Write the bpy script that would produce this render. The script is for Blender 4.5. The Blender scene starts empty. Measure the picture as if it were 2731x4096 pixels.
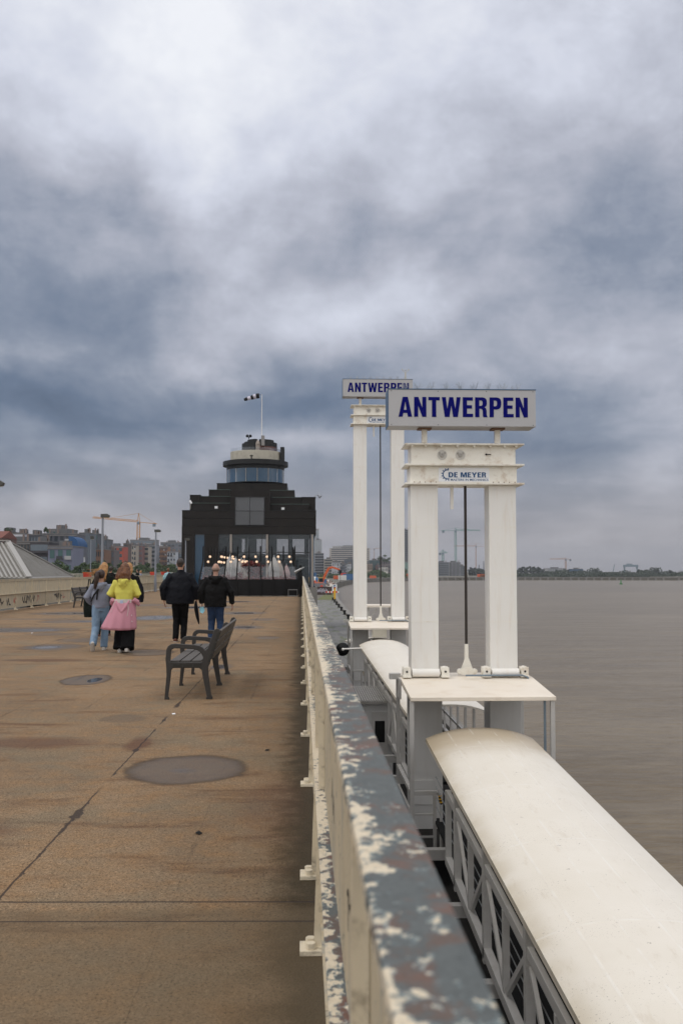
import bpy, math, random
from mathutils import Vector, Matrix, Euler
from math import radians as R, sin, cos, pi
random.seed(7)
S = bpy.context.scene
# ------------------------------------------------------------------ camera
cam = bpy.data.objects.new('camera', bpy.data.cameras.new('camera')); S.collection.objects.link(cam); S.camera = cam
cam.location = (0, 0, 1.6); cam.rotation_euler = (R(90+3.38), 0, R(-2.3))
cd = cam.data; cd.sensor_fit = 'VERTICAL'; cd.sensor_height = 36; cd.lens = 35; cd.clip_start = .05; cd.clip_end = 9000
cd.dof.use_dof = True; cd.dof.focus_distance = 20; cd.dof.aperture_fstop = 6.3
# ------------------------------------------------------------------ world
W = bpy.data.worlds.new('World'); S.world = W; W.use_nodes = True
class G:
    """small node helper"""
    def __init__(s, nt): s.t = nt; s.n = nt.nodes; s.l = nt.links
    def put(s, sock, v):
        if isinstance(v, bpy.types.NodeSocket): s.l.new(v, sock)
        elif v is not None:
            if sock.type == 'RGBA' and not hasattr(v, '__len__'): v = (v, v, v, 1)
            if sock.type == 'RGBA' and len(v) == 3: v = (*v, 1)
            sock.default_value = v
    def m(s, op, a, b=None, c=None, clamp=False):
        n = s.n.new('ShaderNodeMath'); n.operation = op; n.use_clamp = clamp
        s.put(n.inputs[0], a); s.put(n.inputs[1], b); s.put(n.inputs[2], c); return n.outputs[0]
    def vm(s, op, a, b=None, out=0):
        n = s.n.new('ShaderNodeVectorMath'); n.operation = op
        s.put(n.inputs[0], a)
        if b is not None: s.put(n.inputs[3] if op == 'SCALE' else n.inputs[1], b)
        return n.outputs[out]
    def noise(s, vec, scale, detail=4, rough=.5, dist=0, out=0):
        n = s.n.new('ShaderNodeTexNoise'); s.put(n.inputs['Vector'], vec)
        n.inputs['Scale'].default_value = scale; n.inputs['Detail'].default_value = detail
        n.inputs['Roughness'].default_value = rough; n.inputs['Distortion'].default_value = dist
        return n.outputs[out]
    def vor(s, vec, scale, feat='F1'):
        n = s.n.new('ShaderNodeTexVoronoi'); n.feature = feat; s.put(n.inputs['Vector'], vec); n.inputs['Scale'].default_value = scale
        return n.outputs['Distance']
    def ss(s, v, lo, hi, a=0., b=1.):
        n = s.n.new('ShaderNodeMapRange'); n.interpolation_type = 'SMOOTHSTEP'; s.put(n.inputs[0], v)
        for k, q in enumerate((lo, hi, a, b)): n.inputs[k+1].default_value = q
        return n.outputs[0]
    def mix(s, f, a, b, mode='MIX'):
        n = s.n.new('ShaderNodeMix'); n.data_type = 'RGBA'; n.blend_type = mode
        s.put(n.inputs[0], f); s.put(n.inputs[6], a); s.put(n.inputs[7], b); return n.outputs[2]
    def sep(s, v):
        n = s.n.new('ShaderNodeSeparateXYZ'); s.put(n.inputs[0], v); return n.outputs
    def comb(s, x, y, z):
        n = s.n.new('ShaderNodeCombineXYZ'); s.put(n.inputs[0], x); s.put(n.inputs[1], y); s.put(n.inputs[2], z); return n.outputs[0]
    def bump(s, h, strength=.3, dist=.01):
        n = s.n.new('ShaderNodeBump'); s.put(n.inputs['Height'], h); n.inputs['Strength'].default_value = strength
        n.inputs['Distance'].default_value = dist; return n.outputs[0]
    def pos(s): return s.n.new('ShaderNodeNewGeometry').outputs['Position']
    def obj(s): return s.n.new('ShaderNodeTexCoord').outputs['Object']

SUN_EL, SUN_AZ = 60, 255      # sun high behind cloud, on the camera's left
def sky():
    g = G(W.node_tree); g.n.clear()
    out = g.n.new('ShaderNodeOutputWorld'); bg = g.n.new('ShaderNodeBackground')
    nis = g.n.new('ShaderNodeTexSky'); nis.sky_type = 'NISHITA'; nis.sun_disc = False
    nis.sun_elevation = R(SUN_EL); nis.sun_rotation = R(SUN_AZ); nis.air_density = 1; nis.dust_density = 2
    d = g.n.new('ShaderNodeTexCoord').outputs['Generated']
    x, y, z = g.sep(d)
    zc = g.m('ADD', g.m('MAXIMUM', z, 0), .10)
    # cloud base seen as a plane overhead
    pv = g.comb(g.m('DIVIDE', x, zc), g.m('DIVIDE', y, zc), 0)
    n1 = g.noise(pv, 1.1, 6, .5, .35)
    n2 = g.noise(g.vm('MULTIPLY', d, (1, 1, 1.15)), 4.4, 10, .56, .10)
    n3 = g.noise(g.vm('MULTIPLY', g.vm('ADD', d, (7, 3, 5)), (1, 1, 1.45)), 10.0, 9, .60, .12)
    n = g.m('ADD', g.m('ADD', g.m('MULTIPLY', n1, .30), g.m('MULTIPLY', n2, .38)), g.m('MULTIPLY', n3, .32))
    # azimuth (x/y, right positive) and elevation (z/horizontal) as on the real sky
    hy = g.m('MAXIMUM', y, .05)
    u = g.m('DIVIDE', x, hy); v = g.m('DIVIDE', z, hy)
    wob = g.m('MULTIPLY', g.m('SUBTRACT', g.noise(d, 3.2, 5, .55, .3), .5), .30)
    wob2 = g.m('MULTIPLY', g.m('SUBTRACT', g.noise(g.vm('ADD', d, (3.1, 1.7, .4)), 3.6, 5, .55, .3), .5), .22)
    def lobe(cu, cv, ru, rv, amp, acc):
        a = g.m('DIVIDE', g.m('SUBTRACT', g.m('ADD', u, wob), cu), ru)
        b = g.m('DIVIDE', g.m('SUBTRACT', g.m('ADD', v, wob2), cv), rv)
        r2 = g.m('ADD', g.m('MULTIPLY', a, a), g.m('MULTIPLY', b, b))
        e = g.m('EXPONENT', g.m('MULTIPLY', r2, -1.))
        return g.m('MULTIPLY_ADD', e, amp, acc)
    acc = g.m('MULTIPLY', g.m('SUBTRACT', n, .5), 1.6)
    for L in LOBES: acc = lobe(*L, acc)
    t = g.m('ADD', g.m('ADD', acc, .455), g.ss(v, .2, .5, 0, .10), clamp=True)
    r = g.n.new('ShaderNodeValToRGB'); g.put(r.inputs[0], t); cr = r.color_ramp
    for i, (p, c) in enumerate(RAMP):
        e = cr.elements[i] if i < 2 else cr.elements.new(p)
        e.position = p; e.color = (*c, 1)
    # warm pale band at the horizon
    hz = g.ss(v, -.01, .15, 1, 0)
    col = g.mix(g.m('MULTIPLY', hz, .72), r.outputs[0], (.37, .335, .335))
    # unseen sky behind and above the camera, brightened as added fill for white surfaces
    up = g.ss(z, .45, .85); back = g.ss(y, .25, -.35)
    br = g.m('MAXIMUM', up, back)
    col = g.mix(br, col, g.mix(n2, (.90, .89, .89), (1.32, 1.29, 1.27)))
    blue = g.vm('SCALE', nis.outputs[0], .1)
    col = g.mix(.07, col, blue)
    g.put(bg.inputs[0], col); bg.inputs[1].default_value = 1.0
    g.l.new(bg.outputs[0], out.inputs[0])
# broad light and dark cloud masses: (azimuth, elevation, half width, half height, amount)
LOBES = [(-.25, .03, .25, .018, .16), (.3, .05, .2, .02, .12), (.05, .07, .1, .012, -.06), (-.05, .275, .17, .045, .17), (.14, .30, .10, .04, .06), (.0, .62, .40, .16, .30), (-.11, .41, .06, .09, .22), (-.08, .50, .10, .12, .16), (-.27, .28, .13, .05, -.17), (-.27, .50, .14, .10, .10), (.06, .31, .10, .05, -.13),
         (.06, .235, .24, .032, .15), (-.20, .172, .26, .026, -.24), (.03, .15, .16, .022, -.14), (-.29, .212, .05, .02, .14), (.28, .25, .09, .045, -.05), (.35, .33, .08, .07, -.08),
         (.30, .52, .12, .08, .02), (.27, .125, .15, .02, -.06), (-.20, .052, .14, .018, .17), (-.27, .10, .12, .018, -.13), (.14, .19, .1, .02, .05), (-.12, .118, .12, .013, .08), (.10, .44, .14, .08, .10), (.2, .19, .12, .02, .05)]
RAMP = [(0, (.065, .10, .165)), (1, (.93, .95, 1.0)), (.2, (.125, .172, .26)), (.4, (.25, .29, .375)), (.58, (.46, .48, .56)), (.78, (.70, .73, .83))]
RAMP.sort(key=lambda q: 0 if q[0] == 0 else (1 if q[0] == 1 else 2))
sky()
sd = bpy.data.lights.new('sun', 'SUN'); sd.energy = .9; sd.angle = R(18); sd.color = (1, .95, .88)
sun = bpy.data.objects.new('sun', sd); S.collection.objects.link(sun)
az = R(SUN_AZ); el = R(SUN_EL)
sv = Vector((sin(az)*cos(el), cos(az)*cos(el), sin(el)))
sun.rotation_euler = sv.to_track_quat('Z', 'Y').to_euler()
S.view_settings.view_transform = 'Standard'; S.view_settings.look = 'None'; S.view_settings.gamma = 1; S.view_settings.exposure = 0
# ------------------------------------------------------------------ materials
def lin(c): return tuple(((q/255)/12.92 if q/255 <= .04045 else ((q/255+.055)/1.055)**2.4) for q in c)
MC = {}
def mat(name, col, rough=.6, metal=0, var=.12, scale=3., bump=.1, bscale=40., stain=None, samt=.4, sscale=1.5, streak=False, fn=None, bd=.01, emit=0, trans=0, spec=None):
    if name in MC: return MC[name]
    m = bpy.data.materials.new(name); m.use_nodes = True; MC[name] = m
    g = G(m.node_tree); b = g.n['Principled BSDF']
    p = g.obj()
    n = g.noise(p, scale, 5, .6)
    k = g.m('MULTIPLY_ADD', n, 2*var, 1-var)
    c = g.vm('SCALE', g.vm('ADD', (0, 0, 0), col), k)
    if stain is not None:
        q = g.vm('MULTIPLY', p, (6, 6, .6)) if streak else p
        s_ = g.ss(g.noise(q, sscale, 6, .65, .2), .48, .75)
        c = g.mix(g.m('MULTIPLY', s_, samt), c, stain)
    g.put(b.inputs['Base Color'], c)
    g.put(b.inputs['Roughness'], g.m('MULTIPLY_ADD', n, .15, rough-.07))
    b.inputs['Metallic'].default_value = metal
    if spec is not None: b.inputs['Specular IOR Level'].default_value = spec
    if bump: g.put(b.inputs['Normal'], g.bump(g.noise(p, bscale, 4, .6), bump, bd))
    if emit: b.inputs['Emission Color'].default_value = (*col, 1); b.inputs['Emission Strength'].default_value = emit
    if trans: b.inputs['Transmission Weight'].default_value = trans
    if fn: fn(g, b, p)
    return m

def deck_mat():
    m = bpy.data.materials.new('deck_aggregate'); m.use_nodes = True
    g = G(m.node_tree); b = g.n['Principled BSDF']; p = g.pos(); x, y, z = g.sep(p)
    fine = g.noise(p, 75, 3, .8); grit = g.vor(p, 85); mid = g.noise(p, 5, 6, .65); big = g.noise(g.vm('MULTIPLY', p, (1, .6, 1)), .5, 6, .62, .4)
    c = g.mix(g.ss(big, .35, .68), (.30, .208, .126), (.195, .142, .092))
    c = g.mix(g.ss(mid, .35, .75), c, (.285, .175, .09))
    c = g.mix(g.m('MULTIPLY', g.ss(g.noise(g.vm('MULTIPLY', p, (.6, 2.2, 1)), 1.3, 6, .65, .5), .52, .70), .75), c, (.125, .066, .036))
    st2 = g.noise(g.vm('MULTIPLY', g.vm('ADD', p, (3, 5, 0)), (.8, 3.5, 1)), 2.6, 6, .7, .6)
    c = g.mix(g.m('MULTIPLY', g.ss(st2, .56, .70), .4), c, (.11, .062, .036))
    c = g.mix(g.m('MULTIPLY', g.ss(g.noise(g.vm('ADD', p, (4, 9, 2)), 1.1, 5, .6, .3), .50, .66), .6), c, (.21, .17, .115))
    c = g.mix(g.ss(fine, .50, .62), c, g.vm('MULTIPLY', c, (.30, .30, .32)))
    mid2 = g.noise(p, 27, 4, .75)
    c = g.mix(g.m('MULTIPLY', g.ss(mid2, .50, .66), .38), c, g.vm('MULTIPLY', c, (.38, .38, .40)))
    mid3 = g.noise(p, 11, 5, .7)
    c = g.mix(g.m('MULTIPLY', g.ss(mid3, .52, .70), .15), c, g.vm('MULTIPLY', c, (.55, .54, .55)))
    c = g.mix(g.m('MULTIPLY', g.ss(mid2, .46, .36), .3), c, g.vm('MULTIPLY', c, (1.7, 1.68, 1.65)))
    c = g.mix(g.m('MULTIPLY', g.ss(grit, .30, .16), g.ss(g.noise(p, 33, 2), .48, .62)), c, g.vm('MULTIPLY', c, (1.75, 1.8, 1.9)))
    # dirt, moss and damp along the parapet, with contact shade painted into the colour
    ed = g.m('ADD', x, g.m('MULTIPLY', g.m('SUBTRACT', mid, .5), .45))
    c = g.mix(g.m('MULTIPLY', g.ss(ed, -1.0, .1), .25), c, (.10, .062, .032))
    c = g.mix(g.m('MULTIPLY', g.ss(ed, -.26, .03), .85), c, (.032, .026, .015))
    # near zone, older and greener
    ny = g.m('ADD', y, g.m('MULTIPLY', mid, .1))
    c = g.mix(g.m('MULTIPLY', g.ss(ny, 4.95, 4.85), .5), c, (.125, .094, .058))
    wob = g.m('MULTIPLY', g.m('SUBTRACT', g.noise(p, 3.2, 6, .6, .4), .5), .75)
    wet = 0.; stain = 0.
    def ell(cx, cy, rx, ry, soft=.25, amp=1., wb=1.):
        dx = g.m('DIVIDE', g.m('SUBTRACT', x, cx), rx); dy = g.m('DIVIDE', g.m('SUBTRACT', y, cy), ry)
        r = g.m('ADD', g.m('SQRT', g.m('ADD', g.m('MULTIPLY', dx, dx), g.m('MULTIPLY', dy, dy))), g.m('MULTIPLY', wob, wb))
        return g.m('MULTIPLY', g.ss(r, 1., 1-soft), amp)
    for a in [(-.92, 8.2, .53, .64, .22, 1., .4), (-3.15, 14.9, .38, .78, .22, 1., .5), (-1.9, 11.0, .30, .33, .3, .45), (-5.2, 21.3, .75, 1.0, .35, .95), (-4.9, 23.4, .9, 1.0, .5, .8),
              (-7.6, 27.5, 1.8, 1.4, .3, .9), (-7.2, 32, 1.2, 1.2, .3, .9), (-5, 34.4, 1.3, 2.6, .5, .9), (-6.3, 25.6, .8, .7, .5, .7), (-3., 19.8, .55, .8, .15, .7), (-1.35, 16.8, .25, .6, .3, .6),
              (-1.6, 28.5, .7, 1.2, .4, .8), (-8.6, 38, 1.7, 1.6, .3, .9), (-4.5, 44, 2.2, 2.2, .4, .9), (-2.2, 38, 1.1, 1.6, .4, .9), (-7.3, 47, 1.8, 2, .4, .8), (-.8, 24, .35, .7, .4, .8), (-1.2, 33, .6, 1.0, .4, .8), (-3.6, 52, 1.8, 1.5, .4, .8), (-8.8, 22.5, 1., .5, .4, .8), (-8.8, 33.5, 1.6, .5, .4, .8)]:
        wet = g.m('MAXIMUM', wet, ell(*a))
    rim = 0.
    for q_ in ((-.92, 8.2, .53, .64), (-3.15, 14.9, .38, .78), (-3., 19.8, .55, .8)):
        o_ = ell(*q_, .14, 1., .4); i_ = ell(q_[0], q_[1], q_[2]*.9, q_[3]*.9, .25, 1., .4); rim = g.m('MAXIMUM', rim, g.m('SUBTRACT', o_, i_, clamp=True))
    pool = 0.
    for a in [(-3.02, 14.85, .11, .38, .25), (-5.3, 21.2, .38, .5, .5), (-7.6, 27.3, 1.2, .7, .3), (-6.8, 32, .5, .35, .3), (-5, 34.4, .9, 1.8, .5), (-.95, 8.15, .16, .14, .9, .5),
              (-3.6, 52, 1.2, .8, .3), (-2.2, 38, .6, .9, .4), (-4.5, 44, 1.5, 1.4, .3), (-8.7, 38, 1.1, .8, .3), (-1.35, 16.8, .16, .4, .3), (-1.6, 28.5, .4, .6, .4)]:
        pool = g.m('MAXIMUM', pool, ell(*a))
    for a in [(-2.5, 9.5, .8, .42, .6, .6), (-2.1, 6.3, .5, .3, .6, .5), (-1.5, 9.4, .16, .5, .6, .7), (-4.6, 18.2, 1.0, .4, .6, .6), (-.3, 13, .4, .5, .6, .3), (-.2, 7, .3, 1.2, .7, .3)]:
        stain = g.m('MAXIMUM', stain, ell(*a))
    c = g.mix(stain, c, (.10, .048, .032))
    c = g.mix(g.m('MULTIPLY', wet, g.ss(wet, .0, .9, 1., .62)), c, g.mix(g.ss(wet, .3, .8), (.045, .028, .015), (.062, .050, .042)))
    c = g.mix(g.m('MULTIPLY', rim, .65), c, (.05, .032, .018))
    c = g.mix(g.m('MULTIPLY', pool, .8), c, (.03, .028, .028))
    # tarred seams: along the deck and across it
    jit = g.m('MULTIPLY', g.m('SUBTRACT', g.noise(p, 5, 3), .5), .03)
    wid = g.ss(g.noise(g.vm('MULTIPLY', p, (1, .5, 1)), 1.9, 6, .7), .50, .72)
    seam = 0.; brk = g.ss(g.noise(g.vm('MULTIPLY', p, (.4, 1, 1)), .75, 3), .34, .42)
    for sx, w, am in ((-1.47, .012, 1), (-3.29, .008, .6), (-2.5, .006, .5), (-5.6, .012, .7), (-7.9, .012, .7), (-9.8, .012, .6), (-.62, .004, .3)):
        dd = g.m('ABSOLUTE', g.m('SUBTRACT', g.m('ADD', x, jit), sx))
        ww = g.m('MULTIPLY_ADD', wid, w*4.5, w*.5)
        seam = g.m('MAXIMUM', seam, g.m('MULTIPLY', g.m('MULTIPLY', g.ss(g.m('DIVIDE', dd, ww), 1.2, .8), am), brk))
    yy = g.m('ADD', y, g.m('MULTIPLY', x, .035))
    for sy, w in ((4.66, .007), (4.93, .009), (17.9, .018), (29.8, .03), (42.2, .03), (54.5, .04)):
        dd = g.m('ABSOLUTE', g.m('SUBTRACT', g.m('ADD', yy, g.m('MULTIPLY', jit, .25)), sy))
        seam = g.m('MAXIMUM', seam, g.ss(g.m('DIVIDE', dd, w), 1.3, .7))
    c = g.mix(g.m('MULTIPLY', seam, .85), c, (.035, .026, .024))
    g.put(b.inputs['Base Color'], c); g.put(b.inputs['Specular IOR Level'], g.m('MULTIPLY_ADD', wet, .1, .15))
    rg = g.m('SUBTRACT', .82, g.m('MULTIPLY', wet, .30)); rg = g.m('SUBTRACT', rg, g.m('MULTIPLY', pool, .39)); rg = g.m('SUBTRACT', rg, g.m('MULTIPLY', seam, .05))
    g.put(b.inputs['Roughness'], rg)
    h = g.m('SUBTRACT', g.m('ADD', g.m('MULTIPLY', grit, .6), fine), g.m('MULTIPLY', seam, 1.5))
    h = g.m('MULTIPLY', h, g.m('SUBTRACT', 1, g.m('MULTIPLY', pool, .97)))
    g.put(b.inputs['Normal'], g.bump(h, .45, .008))
    return m
def peel_mat():
    m = bpy.data.materials.new('peeling_paint'); m.use_nodes = True
    g = G(m.node_tree); b = g.n['Principled BSDF']; p = g.pos(); x, y, z = g.sep(p)
    pv = g.vm('MULTIPLY', p, (1, .75, 1))
    a = g.noise(pv, 40, 9, .68, .3); big = g.noise(pv, 3.2, 3, .5)
    edge = g.ss(x, .115, .07)                       # paint clings to the inner edge
    mid = g.ss(y, 2.2, 4.5)
    th = g.m('ADD', a, g.m('ADD', g.m('MULTIPLY', edge, .13), g.m('MULTIPLY', g.m('SUBTRACT', big, .5), .30)))
    th = g.m('ADD', th, g.m('MULTIPLY_ADD', mid, .085, -.035))
    cream = g.ss(th, .585, .605)
    rust = g.ss(g.noise(g.vm('ADD', pv, (5, 2, 0)), 13, 6, .65, .5), .46, .58)
    grey = g.mix(g.noise(pv, 60, 3), (.070, .080, .080), (.125, .138, .138))
    red = g.mix(g.ss(g.noise(pv, 16, 4), .5, .62), (.125, .085, .068), (.17, .085, .06))
    c = g.mix(g.m('MULTIPLY', rust, .85), grey, red)
    light = g.mix(g.ss(th, .55, .585), c, (.20, .27, .29))
    c = g.mix(g.ss(th, .55, .58), c, light)
    c = g.mix(cream, c, g.mix(g.noise(p, 50, 3), (.72, .64, .50), (.55, .46, .33)))
    c = g.mix(g.m('MULTIPLY', g.ss(g.noise(p, 130, 3, .7), .56, .68), .6), c, g.vm('SCALE', c, .55))
    g.put(b.inputs['Base Color'], c); b.inputs['Roughness'].default_value = .6; b.inputs['Specular IOR Level'].default_value = .3
    g.put(b.inputs['Normal'], g.bump(g.m('ADD', cream, g.m('MULTIPLY', a, .3)), .5, .003))
    return m
def cream_fn(g, b, p):
    q = g.pos()
    st = g.vm('MULTIPLY', q, (8, 8, 1.6))
    c = g.mix(g.noise(q, 3, 5, .6), (.60, .515, .365), (.43, .365, .26))
    c = g.mix(g.m('MULTIPLY', g.ss(g.noise(g.vm('MULTIPLY', q, (14, 14, 1)), 1.0, 5, .7), .52, .68), .5), c, (.22, .18, .12))
    c = g.mix(g.m('MULTIPLY', g.ss(g.noise(g.vm('ADD', st, (4, 1, 7)), 1.2, 5, .65), .50, .66), .6), c, (.30, .31, .30))
    c = g.mix(g.m('MULTIPLY', g.ss(g.noise(q, 26, 6, .68), .61, .65), .85), c, (.10, .12, .12))
    c = g.mix(g.m('MULTIPLY', g.ss(g.noise(st, 3.5, 6, .7), .63, .67), .8), c, (.07, .06, .055))
    g.put(b.inputs['Base Color'], c)
def canopy_fn(g, b, p):
    x, y, z = g.sep(p)
    c = g.mix(g.noise(p, 1.1, 5, .6), (.85, .81, .74), (.74, .69, .60))
    side = g.ss(x, -.75, -1.05)  # shading of the left flank, painted in as a darker beige
    c = g.mix(g.m('MULTIPLY', side, g.ss(g.noise(p, 2.0, 4), .3, .6, .3, .9)), c, (.62, .55, .43))
    end = g.ss(g.m('ADD', y, g.m('MULTIPLY', g.noise(p, 2.5, 5), .8)), g.n.new('ShaderNodeValue').outputs[0] if False else 18.3, 20.1)
    dr = g.ss(g.noise(g.vm('ADD', p, (9, 2, 4)), 9, 5, .75), .66, .70)
    c = g.mix(g.m('MULTIPLY', dr, .8), c, (.16, .13, .095))
    c = g.mix(g.m('MULTIPLY', end, .75), c, (.42, .33, .21))
    sp = g.ss(g.noise(p, 42, 3, .8), .645, .67)
    dens = g.ss(g.noise(p, 1.2, 3), .42, .62)
    c = g.mix(g.m('MULTIPLY', sp, g.m('MULTIPLY', dens, .85)), c, (.12, .095, .07))
    c = g.mix(g.m('MULTIPLY', g.ss(g.noise(g.vm('MULTIPLY', p, (3, .8, 3)), 2.2, 5, .7), .56, .72), .28), c, (.52, .44, .33))
    seam = 0.
    for sx in (-.62, -.2, .22, .62):
        seam = g.m('MAXIMUM', seam, g.ss(g.m('ABSOLUTE', g.m('SUBTRACT', x, sx)), .022, .006))
    yy = g.m('ABSOLUTE', g.m('SUBTRACT', g.m('FRACT', g.m('DIVIDE', y, 2.5)), .5))
    seam = g.m('MAXIMUM', seam, g.ss(yy, .011, .004))
    br = g.ss(g.noise(p, 3, 3), .42, .6)
    c = g.mix(g.m('MULTIPLY', g.m('MULTIPLY', seam, br), .28), c, (.90, .89, .87))
    g.put(b.inputs['Base Color'], c)
    g.put(b.inputs['Normal'], g.bump(g.m('ADD', g.m('MULTIPLY', seam, .5), g.noise(p, 1.2, 2)), .18, .02))
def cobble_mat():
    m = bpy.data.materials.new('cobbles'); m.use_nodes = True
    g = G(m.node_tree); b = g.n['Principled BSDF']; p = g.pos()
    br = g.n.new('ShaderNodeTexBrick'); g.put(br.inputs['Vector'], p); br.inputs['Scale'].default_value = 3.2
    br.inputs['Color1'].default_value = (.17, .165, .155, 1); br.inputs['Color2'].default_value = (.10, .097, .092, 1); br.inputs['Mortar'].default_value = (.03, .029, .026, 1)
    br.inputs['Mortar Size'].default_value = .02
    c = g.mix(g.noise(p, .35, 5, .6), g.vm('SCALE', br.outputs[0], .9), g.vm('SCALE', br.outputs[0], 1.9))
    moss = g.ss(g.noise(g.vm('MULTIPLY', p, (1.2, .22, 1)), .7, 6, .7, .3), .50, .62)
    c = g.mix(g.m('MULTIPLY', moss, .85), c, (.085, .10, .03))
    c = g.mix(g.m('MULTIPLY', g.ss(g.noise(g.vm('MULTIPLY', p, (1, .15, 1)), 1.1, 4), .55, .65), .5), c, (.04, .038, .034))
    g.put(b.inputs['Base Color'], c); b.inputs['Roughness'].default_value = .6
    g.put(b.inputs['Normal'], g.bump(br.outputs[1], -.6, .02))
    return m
def water_mat():
    m = bpy.data.materials.new('river_water'); m.use_nodes = True
    g = G(m.node_tree); b = g.n['Principled BSDF']; p = g.pos()
    n = g.noise(g.vm('MULTIPLY', p, (.5, 1, 1)), 1.1, 6, .6, .3)
    big = g.noise(g.vm('MULTIPLY', p, (.3, 1, 1)), .03, 5, .6)
    rp = g.noise(g.vm('MULTIPLY', p, (.35, 1, 1)), 2.4, 4, .6); rf = g.noise(g.vm('MULTIPLY', p, (.25, 1, 1)), .22, 5, .65)
    g.put(b.inputs['Base Color'], g.mix(g.ss(g.m('ADD', g.m('MULTIPLY', rp, .35), g.m('ADD', g.m('MULTIPLY', rf, .35), g.m('MULTIPLY', big, .3))), .38, .62), (.135, .103, .064), (.20, .160, .108)))
    b.inputs['Specular IOR Level'].default_value = .17; b.inputs['Roughness'].default_value = .28; b.inputs['IOR'].default_value = 1.33
    h = g.m('ADD', g.m('MULTIPLY', n, .35), g.m('MULTIPLY', g.noise(g.vm('MULTIPLY', p, (.5, 1, 1)), .25, 3, .5), 1.2))
    g.put(b.inputs['Normal'], g.bump(h, .9, .4))
    return m
def glass_mat(name, tint=(.05, .09, .12), refl=.25, op=.45):
    m = bpy.data.materials.new(name); m.use_nodes = True; g = G(m.node_tree)
    g.n.clear(); o = g.n.new('ShaderNodeOutputMaterial')
    tr = g.n.new('ShaderNodeBsdfTransparent'); gl = g.n.new('ShaderNodeBsdfGlossy'); gl.inputs['Roughness'].default_value = .03; gl.inputs[0].default_value = (.85, .92, 1, 1)
    df = g.n.new('ShaderNodeBsdfPrincipled'); df.inputs['Base Color'].default_value = (*tint, 1); df.inputs['Roughness'].default_value = .1
    lw = g.n.new('ShaderNodeLayerWeight'); lw.inputs[0].default_value = .35
    m1 = g.n.new('ShaderNodeMixShader'); m1.inputs[0].default_value = op; g.l.new(tr.outputs[0], m1.inputs[1]); g.l.new(df.outputs[0], m1.inputs[2])
    m2 = g.n.new('ShaderNodeMixShader'); g.put(m2.inputs[0], g.m('MULTIPLY_ADD', lw.outputs[1], .2, refl)); g.l.new(m1.outputs[0], m2.inputs[1]); g.l.new(gl.outputs[0], m2.inputs[2])
    g.l.new(m2.outputs[0], o.inputs[0]); return m
def leaf_mat(name, c0, c1):
    m = bpy.data.materials.new(name); m.use_nodes = True; g = G(m.node_tree); b = g.n['Principled BSDF']
    p = g.obj(); g.put(b.inputs['Base Color'], g.mix(g.ss(g.noise(p, .9, 4, .6), .35, .65), c0, c1)); b.inputs['Roughness'].default_value = .6
    return m
def hair_mat(name, c0, c1):
    m = bpy.data.materials.new(name); m.use_nodes = True; g = G(m.node_tree); b = g.n['Principled BSDF']
    p = g.obj(); n = g.noise(g.vm('MULTIPLY', p, (90, 90, 7)), 1, 4, .6, .6)
    g.put(b.inputs['Base Color'], g.mix(g.ss(n, .35, .65), c0, c1)); b.inputs['Roughness'].default_value = .45
    g.put(b.inputs['Normal'], g.bump(n, .8, .01)); return m
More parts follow.
